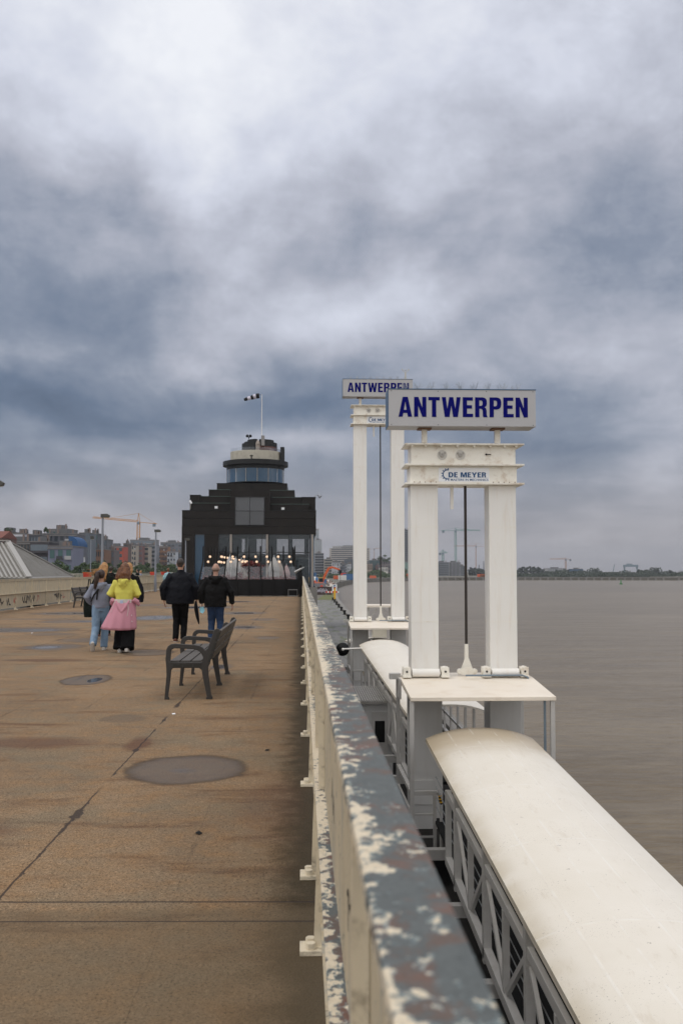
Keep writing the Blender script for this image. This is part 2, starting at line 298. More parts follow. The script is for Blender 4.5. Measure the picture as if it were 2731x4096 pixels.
M = dict(
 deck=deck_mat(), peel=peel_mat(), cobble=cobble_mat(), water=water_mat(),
 cream=mat('cream_paint', (.6, .52, .38), .55, bump=.15, bscale=60, bd=.003, fn=cream_fn),
 cream2=mat('cream_bracket_paint', (.70, .62, .47), .5, stain=(.12, .09, .06), samt=.8, sscale=14, bump=.2, bd=.003),
 white=mat('tower_white_paint', (.84, .825, .79), .42, var=.035, scale=1.5, stain=(.60, .48, .34), samt=.3, sscale=1.3, streak=True, bump=.03),
 white2=mat('beam_white_paint', (.86, .83, .75), .45, var=.06, scale=2.5, stain=(.42, .28, .16), samt=.6, sscale=3.6, bump=.08),
 roofp=mat('platform_roof_paint', (.80, .73, .63), .5, var=.07, scale=1.2, stain=(.60, .48, .34), samt=.4, sscale=2.0, bump=.06, bscale=25),
 canopy=mat('canopy_shell', (.78, .72, .63), .42, bump=0, fn=canopy_fn),
 gal=mat('gangway_grey_paint', (.50, .49, .475), .5, var=.07, stain=(.30, .27, .22), samt=.35, sscale=3, bump=.05),
 gal2=mat('shaft_grey_paint', (.58, .58, .575), .5, var=.04, stain=(.45, .42, .38), samt=.3, sscale=1.5, streak=True, bump=.03),
 rope=mat('black_rod', (.025, .018, .014), .5), black=mat('black_metal', (.006, .006, .0065), .5, bump=.05, spec=.2),
 dark=mat('dark_void_panel', (.009, .009, .009), .7, spec=.2), signf=mat('sign_panel', (.44, .44, .455), .35, var=.03, scale=1, bump=0, stain=(.5, .49, .48), samt=.3),
 signb=mat('sign_blue_edge', (.035, .09, .17), .4), ink=mat('sign_blue_letters', (.003, .004, .135), .7, var=.05, bump=0, spec=.08), logo=mat('logo_blue', (.006, .07, .20), .45, bump=0),
 plate=mat('logo_white_board', (.84, .85, .87), .4, bump=0, var=.02), steel=mat('galvanised', (.35, .37, .39), .45, .6), pipe=mat('blue_grey_pipe', (.17, .22, .27), .45),
 rust=mat('rusty_steel', (.20, .11, .065), .8, var=.3, scale=20),
 zinc=mat('dark_bronze_cladding', (.013, .0105, .009), .5, spec=.22, var=.35, scale=.5, stain=(.034, .028, .024), samt=.5, sscale=.7, bump=.06, bscale=4, bd=.02),
 zinc2=mat('grey_black_cladding', (.018, .019, .020), .5, spec=.25, var=.25, scale=.6, bump=.05), brown=mat('rust_brown_cladding', (.085, .025, .016), .55, var=.2),
 verd=mat('verdigris_edge', (.09, .13, .115), .7, var=.3, scale=6),
 mull=mat('steel_mullion', (.42, .42, .42), .4, .3), dmull=mat('dark_mullion', (.02, .022, .025), .4), pillar=mat('round_pillar', (.30, .27, .245), .45, .2),
 glassb=glass_mat('blue_room_glass', (.005, .055, .12), .008, .93), glassg=glass_mat('ground_floor_glass', (.006, .02, .028), .02, .28), glasst=glass_mat('terrace_glass', (.16, .16, .17), .015, .09),
 glassw=glass_mat('pale_window_glass', (.04, .04, .043), .03, .85),
 inter=mat('interior_dark', (.018, .018, .018), .8), interl=mat('interior_light', (.30, .33, .31), .7),
 curtain=mat('curtain_cloth', (.30, .36, .38), .8),
 slat=mat('balcony_offwhite', (.56, .53, .45), .55, var=.12, scale=2, stain=(.2, .17, .12), samt=.4),
 frameb=mat('bench_cast_metal', (.030, .027, .025), .5, var=.1, bump=.08, bscale=120, bd=.002), wood=mat('bench_grey_wood', (.080, .070, .062), .65, var=.2, scale=8, bump=.3, bscale=30, bd=.004, stain=(.06, .055, .045), samt=.7, sscale=9),
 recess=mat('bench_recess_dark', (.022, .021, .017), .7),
 skin=mat('skin', (.46, .25, .17), .5, var=.06, bump=.05), scalp=mat('scalp_skin', (.40, .225, .165), .45, var=.08),
 jblack=mat('black_jacket_cloth', (.006, .0068, .011), spec=.15, rough=.62, var=.3, scale=6, bump=.3, bscale=25), jnavy=mat('dark_trousers', (.005, .005, .006), spec=.15, rough=.8, var=.2), jack2=mat('black_anorak_cloth', (.005, .005, .0055), spec=.15, rough=.7, var=.3, scale=6, bump=.3, bscale=25),
 denim=mat('light_denim', (.17, .26, .38), .8, var=.35, scale=7, stain=(.30, .40, .50), samt=.7, sscale=5, bump=.3, bscale=60), denim2=mat('blue_denim', (.009, .03, .085), .8, var=.3, scale=7, stain=(.014, .05, .12), samt=.6, sscale=6, bump=.3),
 hood=mat('grey_hoodie_cloth', (.22, .24, .31), .9, var=.1, scale=6, bump=.3, bscale=35), yel=mat('yellow_hoodie_cloth', (.62, .58, .11), .85, var=.08, scale=5, bump=.3, bscale=30),
 pink=mat('pink_coat_cloth', (.52, .235, .30), .75, var=.07, scale=5, bump=.3, bscale=20), lining=mat('white_lining', (.60, .56, .53), .8), tagw=mat('garment_tag', (.42, .48, .66), .7),
 coat=mat('green_black_coat', (.007, .010, .008), spec=.15, rough=.8, var=.2), skirt=mat('black_wide_trousers', (.004, .004, .0045), spec=.15, rough=.9), shoew=mat('white_shoe', (.60, .57, .53), .6), shoeb=mat('brown_shoe', (.11, .035, .02), .5), sole=mat('shoe_sole', (.45, .41, .37), .7),
 paleb=mat('pale_blue_cloth', (.30, .50, .56), .85), mask=mat('mask_blue', (.25, .55, .68), .8),
 hbrown=hair_mat('dark_brown_hair', (.018, .010, .008), (.06, .032, .025)), hred=hair_mat('auburn_hair', (.06, .022, .010), (.22, .085, .03)), hblond=hair_mat('strawberry_blonde_hair', (.25, .11, .035), (.52, .28, .10)), hshort=hair_mat('short_brown_hair', (.014, .009, .007), (.04, .024, .017)),
 conc=mat('quay_concrete', (.22, .21, .195), .8, var=.2, scale=.3, stain=(.06, .065, .04), samt=.6, sscale=.4), land=mat('site_ground', (.13, .12, .095), .9, var=.2, scale=.05, stain=(.13, .11, .07), samt=.6, sscale=.08),
 grass=mat('rough_grass', (.11, .12, .035), .9, var=.3, scale=.6), orange=mat('excavator_orange', (.62, .10, .015), .45, var=.1), red=mat('red_plastic', (.55, .05, .03), .5), blue=mat('container_blue', (.03, .12, .28), .5), green=mat('container_green', (.05, .22, .07), .5), yellow=mat('post_yellow', (.75, .42, .02), .5), cwhite=mat('cabin_white', (.65, .65, .63), .6),
 craney=mat('crane_yellow', (.52, .24, .045), .6), cranet=mat('crane_teal', (.10, .26, .23), .6), craneo=mat('crane_faded_orange', (.42, .25, .19), .6), craneg=mat('gantry_blue_grey', (.16, .22, .27), .6),
 corr=mat('corrugated_roof_sheet', (.29, .28, .265), .5, .1, var=.15, scale=2, stain=(.12, .12, .07), samt=.5, sscale=1.5), corr2=mat('hip_cap_sheet', (.33, .32, .305), .45, .1),
 lampg=mat('lamp_post_grey', (.23, .25, .29), .5), bark=mat('bark', (.05, .038, .028), .9), leafg=leaf_mat('street_tree_leaf', (.025, .05, .014), (.055, .095, .022)), leafd=leaf_mat('far_tree_leaf', (.016, .032, .020), (.038, .058, .030)), leafr=leaf_mat('maple_leaf_red', (.10, .012, .012), (.20, .03, .022)),
 ubw=mat('parasol_pale_cloth', (.44, .43, .42), .85, bump=.3, bscale=9), ubb=mat('parasol_beige_cloth', (.36, .315, .28), .85, bump=.3, bscale=9), ubp=mat('parasol_pink_cloth', (.42, .30, .29), .85, bump=.3, bscale=9),
 globe=mat('lit_globe', (1., .70, .48), .3, bump=0, var=0, emit=.6), sockw=mat('windsock_white', (.60, .58, .68), .8), graf=mat('graffiti_black', (.02, .02, .025), .6), grafr=mat('graffiti_red', (.40, .05, .05), .6), grafb=mat('graffiti_blue', (.06, .28, .45), .6),
 hull=mat('pontoon_deck_shade_dark', (.035, .033, .030), .85, spec=.15, stain=(.015, .014, .012), samt=.6, sscale=1.2), corrd=mat('corrugated_valley', (.19, .18, .165), .7))
EM = {}
# ------------------------------------------------------------------ mesh builder
class MB:
    def __init__(s): s.v = []; s.f = []; s.mi = []; s.cur = 0
    def add(s, vs, fs):
        o = len(s.v); s.v += [tuple(q) for q in vs]; s.f += [tuple(i+o for i in f) for f in fs]; s.mi += [s.cur]*len(fs); return s
    def box(s, x0, x1, y0, y1, z0, z1):
        return s.add([(x, y, z) for x in (x0, x1) for y in (y0, y1) for z in (z0, z1)], [(0,1,3,2),(4,6,7,5),(0,4,5,1),(2,3,7,6),(0,2,6,4),(1,5,7,3)])
    def bar(s, a, b, w, h=None, up=(0, 0, 1)):
        h = h or w; a = Vector(a); b = Vector(b); t = (b-a).normalized(); up = Vector(up)
        if abs(t.dot(up)) > .98: up = Vector((0, 1, 0))
        u = t.cross(up).normalized(); v = u.cross(t)
        vs = [p+u*(w/2*i)+v*(h/2*j) for p in (a, b) for i, j in ((-1,-1),(1,-1),(1,1),(-1,1))]
        return s.add(vs, [(3,2,1,0),(4,5,6,7),(0,1,5,4),(1,2,6,5),(2,3,7,6),(3,0,4,7)])
    def loft(s, pts, rad, n=12, ref=(1, 0, 0), caps=True, ends=None):
        pts = [Vector(p) for p in pts]; N = len(pts); vs = []
        ref = Vector(ref)
        for i, p in enumerate(pts):
            t = (pts[min(i+1, N-1)]-pts[max(i-1, 0)]).normalized()
            r = ref if abs(t.dot(ref)) < .97 else Vector((0, 1, 0))
            u = (r-t*t.dot(r)).normalized(); w = t.cross(u)
            q = rad[i] if hasattr(rad, '__len__') else rad
            a, b = q if hasattr(q, '__len__') else (q, q)
            vs += [p+u*(a*cos(2*pi*k/n))+w*(b*sin(2*pi*k/n)) for k in range(n)]
        fs = [(i*n+k, i*n+(k+1) % n, (i+1)*n+(k+1) % n, (i+1)*n+k) for i in range(N-1) for k in range(n)]
        if caps: fs += [tuple(range(n))[::-1], tuple((N-1)*n+k for k in range(n))]
        return s.add(vs, fs)
    def tube(s, a, b, r, n=10, r2=None): return s.loft([a, b], [r, r if r2 is None else r2], n)
    def sph(s, c, r, n=12, m=8):
        rx, ry, rz = r if hasattr(r, '__len__') else (r, r, r); c = Vector(c)
        vs = [c+Vector((0, 0, -rz))]
        for i in range(1, m):
            th = pi*i/m
            vs += [c+Vector((rx*sin(th)*cos(2*pi*k/n), ry*sin(th)*sin(2*pi*k/n), -rz*cos(th))) for k in range(n)]
        vs.append(c+Vector((0, 0, rz))); L = len(vs)-1
        fs = [(0, 1+(k+1) % n, 1+k) for k in range(n)]+[(L, L-n+k, L-n+(k+1) % n) for k in range(n)]
        fs += [(1+i*n+k, 1+i*n+(k+1) % n, 1+(i+1)*n+(k+1) % n, 1+(i+1)*n+k) for i in range(m-2) for k in range(n)]
        return s.add(vs, fs)
    def prism(s, poly, axis, a, b):
        """polygon in the two other axes, extruded along axis from a to b"""
        def P(q, w): return (w, q[0], q[1]) if axis == 'x' else ((q[0], w, q[1]) if axis == 'y' else (q[0], q[1], w))
        n = len(poly); vs = [P(q, a) for q in poly]+[P(q, b) for q in poly]
        fs = [tuple(range(n))[::-1], tuple(range(n, 2*n))]+[(i, (i+1) % n, n+(i+1) % n, n+i) for i in range(n)]
        return s.add(vs, fs)
    def arcband(s, cx, cy, r0, r1, z0, z1, a0, a1, n=24):
        vs = []
        for k in range(n+1):
            a = a0+(a1-a0)*k/n
            for r in (r0, r1):
                for z in (z0, z1): vs.append((cx+r*cos(a), cy+r*sin(a), z))
        fs = [(0, 1, 3, 2), (4*n, 4*n+2, 4*n+3, 4*n+1)]
        for k in range(n):
            o = 4*k; q = o+4
            fs += [(o, q, q+1, o+1), (o+2, o+3, q+3, q+2), (o, o+2, q+2, q), (o+1, q+1, q+3, o+3)]
        return s.add(vs, fs)
    def mesh(s, name, mats, smooth=False):
        me = bpy.data.meshes.new(name); me.from_pydata(s.v, [], s.f)
        for m in (mats if isinstance(mats, (list, tuple)) else [mats]): me.materials.append(m)
        if len(me.materials) > 1: me.polygons.foreach_set('material_index', s.mi)
        if smooth: me.polygons.foreach_set('use_smooth', [True]*len(s.f))
        me.update(); return me
    def build(s, name, mats, parent=None, smooth=False, bevel=0, fix=True):
        me = s.mesh(name, mats, smooth)
        if fix:
            import bmesh
            bm = bmesh.new(); bm.from_mesh(me); bmesh.ops.recalc_face_normals(bm, faces=bm.faces); bm.to_mesh(me); bm.free()
        return put(name, me, parent, smooth, bevel)
def put(name, me, parent=None, smooth=False, bevel=0):
    o = bpy.data.objects.new(name, me); S.collection.objects.link(o); o.parent = parent
    if bevel:
        b = o.modifiers.new('bevel', 'BEVEL'); b.width = bevel; b.segments = 2; b.limit_method = 'ANGLE'; b.angle_limit = R(40)
    return o
def tag(o, label=None, cat=None, group=None, kind=None):
    for k, v in (('label', label), ('category', cat), ('group', group), ('kind', kind)):
        if v: o[k] = v
    return o
def thing(name, label, cat, loc=(0, 0, 0), rz=0, group=None):
    o = bpy.data.objects.new(name, None); S.collection.objects.link(o); o.location = loc; o.rotation_euler = (0, 0, rz); o.empty_display_size = .2
    return tag(o, label, cat, group)
def dup(root, loc, rz=None, label=None, scale=None):
    def cp(o, par):
        c = o.copy(); S.collection.objects.link(c); c.parent = par
        for ch in list(o.children): cp(ch, c)
        return c
    kids = list(root.children); r = root.copy(); S.collection.objects.link(r)
    for ch in kids: cp(ch, r)
    r.location = loc
    if rz is not None: r.rotation_euler = (0, 0, rz)
    if scale: r.scale = scale
    if label: r['label'] = label
    return r
def evalmesh(o, name, m):
    dg = bpy.context.evaluated_depsgraph_get(); dg.update()
    me = bpy.data.meshes.new_from_object(o.evaluated_get(dg)); me.name = name; me.materials.clear(); me.materials.append(m)
    old = o.data; bpy.data.objects.remove(o); return me
TX = {}
def fuse(mb, name, m, parent, voxel=.012, disp=0, dscale=.12, smooth=3):
    """weld overlapping lofts into one continuous smooth skin"""
    o = put('tmp', mb.mesh('tmp', m))
    r = o.modifiers.new('r', 'REMESH'); r.mode = 'VOXEL'; r.voxel_size = voxel
    if smooth: q = o.modifiers.new('s', 'SMOOTH'); q.iterations = smooth; q.factor = .5
    if disp:
        k = round(dscale, 3)
        if k not in TX: TX[k] = bpy.data.textures.new('folds', 'CLOUDS'); TX[k].noise_scale = k; TX[k].noise_depth = 2
        d = o.modifiers.new('d', 'DISPLACE'); d.texture = TX[k]; d.strength = disp; d.texture_coords = 'LOCAL'
    me = evalmesh(o, name, m); me.polygons.foreach_set('use_smooth', [True]*len(me.polygons))
    return put(name, me, parent)
def text(s, size, name, m, parent, loc, offset=0, align='LEFT', sx=1, shear=0, ext=.002):
    c = bpy.data.curves.new(name, 'FONT'); c.body = s; c.size = size; c.extrude = ext; c.offset = offset; c.align_x = align; c.shear = shear
    o = bpy.data.objects.new('tmp', c); S.collection.objects.link(o)
    me = evalmesh(o, name, m)
    me.transform(Matrix.Rotation(R(90), 4, 'X') @ Matrix.Diagonal((sx, 1, 1, 1)))
    p = put(name, me, parent); p.location = loc; return p
GL = {'A': (.64, [[(0,0),(.2,1),(.44,1),(.64,0),(.445,0),(.41,.19),(.225,.19),(.19,0)], [(.25,.35),(.385,.35),(.32,.78)]]),
 'N': (.58, [[(0,0),(0,1),(.2,1),(.39,.45),(.39,1),(.58,1),(.58,0),(.39,0),(.19,.56),(.19,0)]]),
 'T': (.54, [[(.17,0),(.17,.83),(0,.83),(0,1),(.54,1),(.54,.83),(.37,.83),(.37,0)]]),
 'W': (.9, [[(.14,0),(0,1),(.19,1),(.26,.4),(.355,1),(.545,1),(.64,.4),(.71,1),(.9,1),(.76,0),(.54,0),(.45,.58),(.36,0)]]),
 'E': (.49, [[(0,0),(0,1),(.48,1),(.48,.83),(.2,.83),(.2,.6),(.44,.6),(.44,.43),(.2,.43),(.2,.17),(.49,.17),(.49,0)]]),
 'P': (.56, [[(0,0),(0,1),(.34,1),(.46,.97),(.53,.9),(.56,.78),(.56,.64),(.53,.5),(.46,.42),(.34,.39),(.2,.39),(.2,0)], [(.2,.55),(.2,.84),(.29,.84),(.35,.8),(.36,.7),(.35,.6),(.29,.55)]]),
 'R': (.59, [[(0,0),(0,1),(.36,1),(.47,.97),(.54,.89),(.56,.78),(.56,.66),(.53,.56),(.45,.5),(.52,.44),(.545,.33),(.55,.1),(.59,0),(.39,0),(.365,.09),(.36,.33),(.33,.4),(.28,.42),(.2,.42),(.2,0)], [(.2,.57),(.2,.84),(.3,.84),(.35,.8),(.36,.72),(.35,.62),(.3,.57)]])}
GL['D'] = (.66, [[(0,0),(0,1),(.34,1),(.52,.94),(.63,.78),(.66,.5),(.63,.22),(.52,.06),(.34,0)], [(.21,.18),(.21,.82),(.33,.82),(.42,.74),(.45,.5),(.42,.26),(.33,.18)]])
GL['M'] = (.86, [[(0,0),(0,1),(.28,1),(.43,.38),(.58,1),(.86,1),(.86,0),(.67,0),(.67,.72),(.51,0),(.35,0),(.19,.72),(.19,0)]])
GL['Y'] = (.70, [[(.25,0),(.25,.4),(0,1),(.22,1),(.35,.62),(.48,1),(.70,1),(.45,.4),(.45,0)]])
GL[' '] = (.22, [])
def poly_letters(word, height, width, name, m, parent, loc, gap=.1):
    c = bpy.data.curves.new(name, 'CURVE'); c.dimensions = '2D'; c.fill_mode = 'BOTH'; c.extrude = .003
    tot = sum(GL[q][0] for q in word)+gap*(len(word)-1); sx = width/tot; x = 0
    for q in word:
        w, loops = GL[q]
        for lp in loops:
            sp = c.splines.new('POLY'); sp.points.add(len(lp)-1); sp.use_cyclic_u = True
            for i, (a, b) in enumerate(lp): sp.points[i].co = ((x+a)*sx, b*height, 0, 1)
        x += w+gap
    o = bpy.data.objects.new('tmp', c); S.collection.objects.link(o); me = evalmesh(o, name, m)
    me.transform(Matrix.Rotation(R(90), 4, 'X')); p = put(name, me, parent); p.location = loc; return p
# ------------------------------------------------------------------ setting: water, quay, deck
ZQ, ZW = -4.4, -7.2
tag(MB().add([(-5000, -600, ZW), (6000, -600, ZW), (6000, 6000, ZW), (-5000, 6000, ZW)], [(0, 1, 2, 3)]).build('water', M['water'], fix=False), kind='structure')
edge = [(5.1, -80), (5.5, 0), (6.46, 137), (7.3, 202), (11.7, 347), (14.5, 430), (18, 510), (25.4, 592), (35.6, 684), (49, 751), (74, 828), (98, 875), (140, 905), (201, 923), (347, 906), (520, 870), (900, 800), (1600, 700), (5000, 500)]
pl = [(-5000, -80)]+edge+[(5000, 5500), (-5000, 5500)]
n = len(pl)
b = MB(); b.add([(x, y, ZQ) for x, y in pl]+[(x, y, ZW-2) for x, y in pl], [tuple(range(n))]+[(i, n+i, n+(i+1) % n, (i+1) % n) for i in range(n)])
tag(b.build('ground', M['land']), kind='structure')
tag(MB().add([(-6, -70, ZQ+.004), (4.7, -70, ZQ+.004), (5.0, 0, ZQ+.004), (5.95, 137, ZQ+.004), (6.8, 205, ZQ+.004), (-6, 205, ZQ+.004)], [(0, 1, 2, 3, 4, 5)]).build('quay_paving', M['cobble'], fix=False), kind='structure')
b = MB()
for i in range(len(edge)-4):
    (x0, y0), (x1, y1) = edge[i], edge[i+1]
    b.bar((x0, y0, ZQ-.05), (x1, y1, ZQ-.05), .6, .6)
    L = math.hypot(x1-x0, y1-y0)
    if y0 > 340:
        for k in range(int(L/7)):
            t = k*7/L; b.box(x0+(x1-x0)*t-.7, x0+(x1-x0)*t+.7, y0+(y1-y0)*t-1.2, y0+(y1-y0)*t+.4, ZW-.5, ZQ-.5)
tag(b.build('quay_wall', M['conc']), 'long curving concrete quay wall along the river edge', 'quay wall')
tag(MB().add([(3.2, 207, ZQ+.008), (7, 207, ZQ+.008), (8.6, 255, ZQ+.008), (9.6, 290, ZQ+.008), (7, 285, ZQ+.008), (5.2, 240, ZQ+.008)], [(0, 1, 2, 3, 4, 5)]).build('grass', M['grass'], fix=False), 'patch of rough grass at the end of the cobbled quay', 'grass', kind='stuff')
# deck slab
DX0, DX1 = -11.95, .30
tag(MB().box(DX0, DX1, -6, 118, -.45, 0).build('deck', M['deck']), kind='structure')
tag(MB().box(DX1-.12, DX1+.02, -6, 118, -.9, -.454).box(DX0, DX0+.12, -6, 118, -.9, -.454).build('deck_edge_beam', M['gal']), kind='structure')
tag(MB().box(-16.6, DX0-.01, 58, 140, -.35, -.004).build('side_walkway', M['conc']), kind='structure')
pr = None
for i in range(9):
    for sx in (-11.3, -.9):
        if pr is None:
            pr = thing('deck_pillar', '', 'pillar', (sx, 4+i*13, ZQ), 0, 'concrete pillars under the promenade deck')
            MB().box(-.35, .35, -.35, .35, 0, 3.5).build('shaft', M['conc'], pr); MB().box(-.55, .55, -.5, .5, 3.502, 3.94).build('capital', M['conc'], pr)
            pr['label'] = 'square concrete pillar holding up the promenade deck'; p0 = pr
        else: dup(p0, (sx, 4+i*13, ZQ))
# ------------------------------------------------------------------ parapets
def parapet(label, X, side, y0, y1, posts, top_mat, paint):
    """side=+1: the walking side is towards +x.  X = plane of the infill"""
    t = thing('parapet', label, 'parapet', (X, y0, 0)); L = y1-y0; s = side
    def bx(mb, a, b, c, d, e, f): return mb.box(min(s*a, s*b), max(s*a, s*b), c, d, e, f)
    bx(MB(), -.05, .035, 0, L, 1.235, 1.26).build('top_rail', top_mat, t, bevel=.004)
    m = MB(); bx(m, .015, .022, 0, L, 1.17, 1.234); bx(m, -.045, -.038, 0, L, 1.17, 1.234); m.build('rail_flange', paint, t)
    bx(MB(), -.03, .045 if side < 0 else .085, 0, L, .655, .67).build('middle_rail', top_mat, t, bevel=.002)
    m = MB(); y = .03
    while y < L-.03: bx(m, -.004, .004, y, y+.032, .672, 1.2); y += .058
    m.build('slat_infill', paint, t)
    bx(MB(), -.008, .0, 0, L, .12, .652).build('kick_panel', paint, t)
    bx(MB(), -.02, .02, 0, L, .10, .118).build('bottom_rail', paint, t)
    for yy in posts:
        q = MB(); q.prism([(s*.0015, .0), (s*.05, .0), (s*.03, .64), (s*.03, .652), (s*.0015, .652)], 'y', yy-y0-.006, yy-y0+.006)
        bx(q, .0045, .03, yy-y0-.006, yy-y0+.006, .674, 1.232)
        bx(q, -.035, -.0095, yy-y0-.02, yy-y0+.02, .0, 1.168)
        po = q.build('post', M['cream2'], t)
        q = MB(); bx(q, .0, .108, yy-y0-.06, yy-y0+.06, .0, .022)
        fp = q.build('foot_plate', M['cream2'], po, bevel=.003)
        for k in (-.03, .03):
            MB().loft([(s*.062, yy-y0+k, .0225), (s*.062, yy-y0+k, .047)], .022, 6).build('bolt', M['cream2'], fp, bevel=.002)
    return t
posts = [1.5, 4.3]+[5.32+2.235*i for i in range(26)]
right = parapet('peeling blue grey and cream parapet rail beside the camera on the river side', .105, -1, -1.2, 62.6, [p for p in posts if p < 62], M['peel'], M['cream'])
left = parapet('long cream painted parapet on the city side with graffiti along its foot', -11.72, 1, 26, 117.5, [26.7+2.47*i for i in range(37)], M['cream'], M['cream'])
def scribble(mb, cy, cz, w, h, r, n=9, x=.004):
    p = []; 
    for i in range(n): p.append((x, cy+w*(-.5+i/(n-1))+random.uniform(-.06, .06), cz+random.uniform(-.5, .5)*h))
    for a, c in zip(p, p[1:]): mb.bar(a, c, r, r*.15, up=(1, 0, 0))
g1, g2, g3 = MB(), MB(), MB()
for yy in (7.5, 8.1, 9.5, 12.8, 13.6, 14.6, 16.9, 17.5, 18.2, 22.3, 22.7, 23.2, 27.6, 31, 34): scribble(g1, yy, .38, .65, .36, .04, 11)
for yy in (15.5, 19.1, 23.9, 28.6): scribble(g2, yy, .38, .35, .3, .035, 7)
for a in range(16): g3.bar((.004, 25.5+.22*cos(a*pi/8), .36+.2*sin(a*pi/8)), (.004, 25.5+.22*cos((a+1)*pi/8), .36+.2*sin((a+1)*pi/8)), .03, .004, up=(1, 0, 0))
for q, mm, lb in ((g1, 'graf', 'black scrawled graffiti'), (g2, 'grafr', 'red graffiti'), (g3, 'grafb', 'blue ring graffiti')):
    tag(q.build('graffiti', M[mm], left), lb)
# marker scrawls on the inner face of the near rail
g1 = MB()
def rscrib(cy, cz, w, h, n, r=.007):
    p = [(-.0065, cy+w*(-.5+i/(n-1))+random.uniform(-.02, .02), cz+random.uniform(-.5, .5)*h) for i in range(n)]
    for a, c in zip(p, p[1:]): g1.bar(a, c, r, r*.2, up=(1, 0, 0))
rscrib(2.35, .86, .07, .10, 30, .007); rscrib(3.3, .90, .12, .10, 14, .004); rscrib(4.3, .90, .2, .1, 9, .004)
g1.build('graffiti', M['graf'], right)
# second open railing on the side walkway
t = thing('side_railing', 'pale open baluster railing behind the city side parapet', 'railing', (-16.3, 60, 0))
MB().box(-.04, .04, 0, 75, 1.33, 1.40).build('top_rail', M['slat'], t); MB().box(-.03, .03, 0, 75, .25, .30).build('bottom_rail', M['slat'], t)
q = MB(); y = .1
while y < 75: q.box(-.02, .02, y, y+.05, .0, 1.33); y += .42
q.build('baluster_infill', M['slat'], t)
p0 = None
for yy, xx, lb in ((66.5, -14.1, 'orange bin nearest the camera behind the left parapet'), (95, -14.0, 'orange bin in the middle behind the left parapet'), (102, -13.95, 'orange bin farthest along behind the left parapet')):
    if p0 is None:
        p0 = thing('bin', lb, 'bin', (xx, yy, 0), 0, 'orange bins on the side walkway')
        MB().loft([(0, 0, .75), (0, 0, 1.45)], [.2, .3], 14).build('bucket', M['red'], p0); MB().tube((0, 0, 0), (0, 0, .75), .04).build('post', M['steel'], p0)
        MB().loft([(0, 0, 1.45), (0, 0, 1.5)], [.31, .31], 14).build('rim', M['orange'], p0)
    else: dup(p0, (xx, yy, 0), label=lb)
# ------------------------------------------------------------------ benches
def make_bench(label):
    t = thing('park_bench', label, 'bench', (-1.69, 12.6, 0), 0, 'cast frame benches on the promenade'); L = 3.0
    fr = [0, 1.5, 3.0]
    for fy in fr:
        o = [(0, 0), (.045, .0), (.045, .02), (.03, .025), (.06, .28), (.065, .36), (.09, .395), (.42, .395), (.455, .37), (.475, .26), (.525, .03), (.515, .02), (.515, 0), (.58, 0), (.585, .02), (.565, .05),
             (.53, .30), (.525, .40), (.545, .44), (.575, .56), (.665, .83), (.66, .865), (.64, .875), (.61, .86), (.53, .63), (.49, .60), (.46, .635), (.42, .66), (.36, .67), (.12, .685), (.07, .68), (.035, .655), (.018, .62), (.008, .50), (.018, .40), (.022, .30)]
        i = [(.055, .455), (.06, .60), (.075, .625), (.11, .64), (.35, .628), (.41, .61), (.45, .575), (.475, .52), (.455, .455)]
        c = bpy.data.curves.new('f', 'CURVE'); c.dimensions = '2D'; c.fill_mode = 'BOTH'; c.extrude = .02; c.bevel_depth = .006; c.bevel_resolution = 1
        for lp in (o, i):
            sp = c.splines.new('POLY'); sp.points.add(len(lp)-1); sp.use_cyclic_u = True
            for k, (a, bb) in enumerate(lp): sp.points[k].co = (a, bb, 0, 1)
        ob = bpy.data.objects.new('tmp', c); S.collection.objects.link(ob); me = evalmesh(ob, 'end_frame', M['frameb'])
        me.transform(Matrix.Rotation(R(90), 4, 'X')); e = put('end_frame', me, t); e.location = (0, fy, 0)
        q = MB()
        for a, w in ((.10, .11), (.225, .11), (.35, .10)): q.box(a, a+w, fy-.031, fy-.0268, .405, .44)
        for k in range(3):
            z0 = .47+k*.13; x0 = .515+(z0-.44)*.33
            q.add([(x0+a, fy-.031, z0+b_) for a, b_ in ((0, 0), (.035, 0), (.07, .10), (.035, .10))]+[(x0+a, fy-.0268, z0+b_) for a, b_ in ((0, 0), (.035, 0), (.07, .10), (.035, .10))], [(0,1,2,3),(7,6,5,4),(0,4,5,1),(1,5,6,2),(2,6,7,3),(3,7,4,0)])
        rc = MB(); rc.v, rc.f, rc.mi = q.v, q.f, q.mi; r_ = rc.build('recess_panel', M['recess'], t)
    for k in range(2):
        y0, y1 = fr[k]+.03, fr[k+1]-.03
        for a in (.05, .185, .32): MB().box(a, a+.118, y0, y1, .445, .478).build('seat_slat', M['wood'], t, bevel=.006)
        for z0 in (.50, .625, .75):
            x0 = .522+(z0-.44)*.33
            MB().add([(x0+a, y, z0+b_) for y in (y0, y1) for a, b_ in ((0, 0), (.03, -.01), (.067, .10), (.037, .11))], [(0,1,2,3),(7,6,5,4),(0,4,5,1),(1,5,6,2),(2,6,7,3),(3,7,4,0)]).build('back_slat', M['wood'], t, bevel=.005)
    return t
bench = make_bench('weathered wooden bench with dark cast frames standing alone in mid deck')
dup(bench, (-9.35, 47.0, 0), pi, 'small distant wooden bench standing by the graffiti parapet')
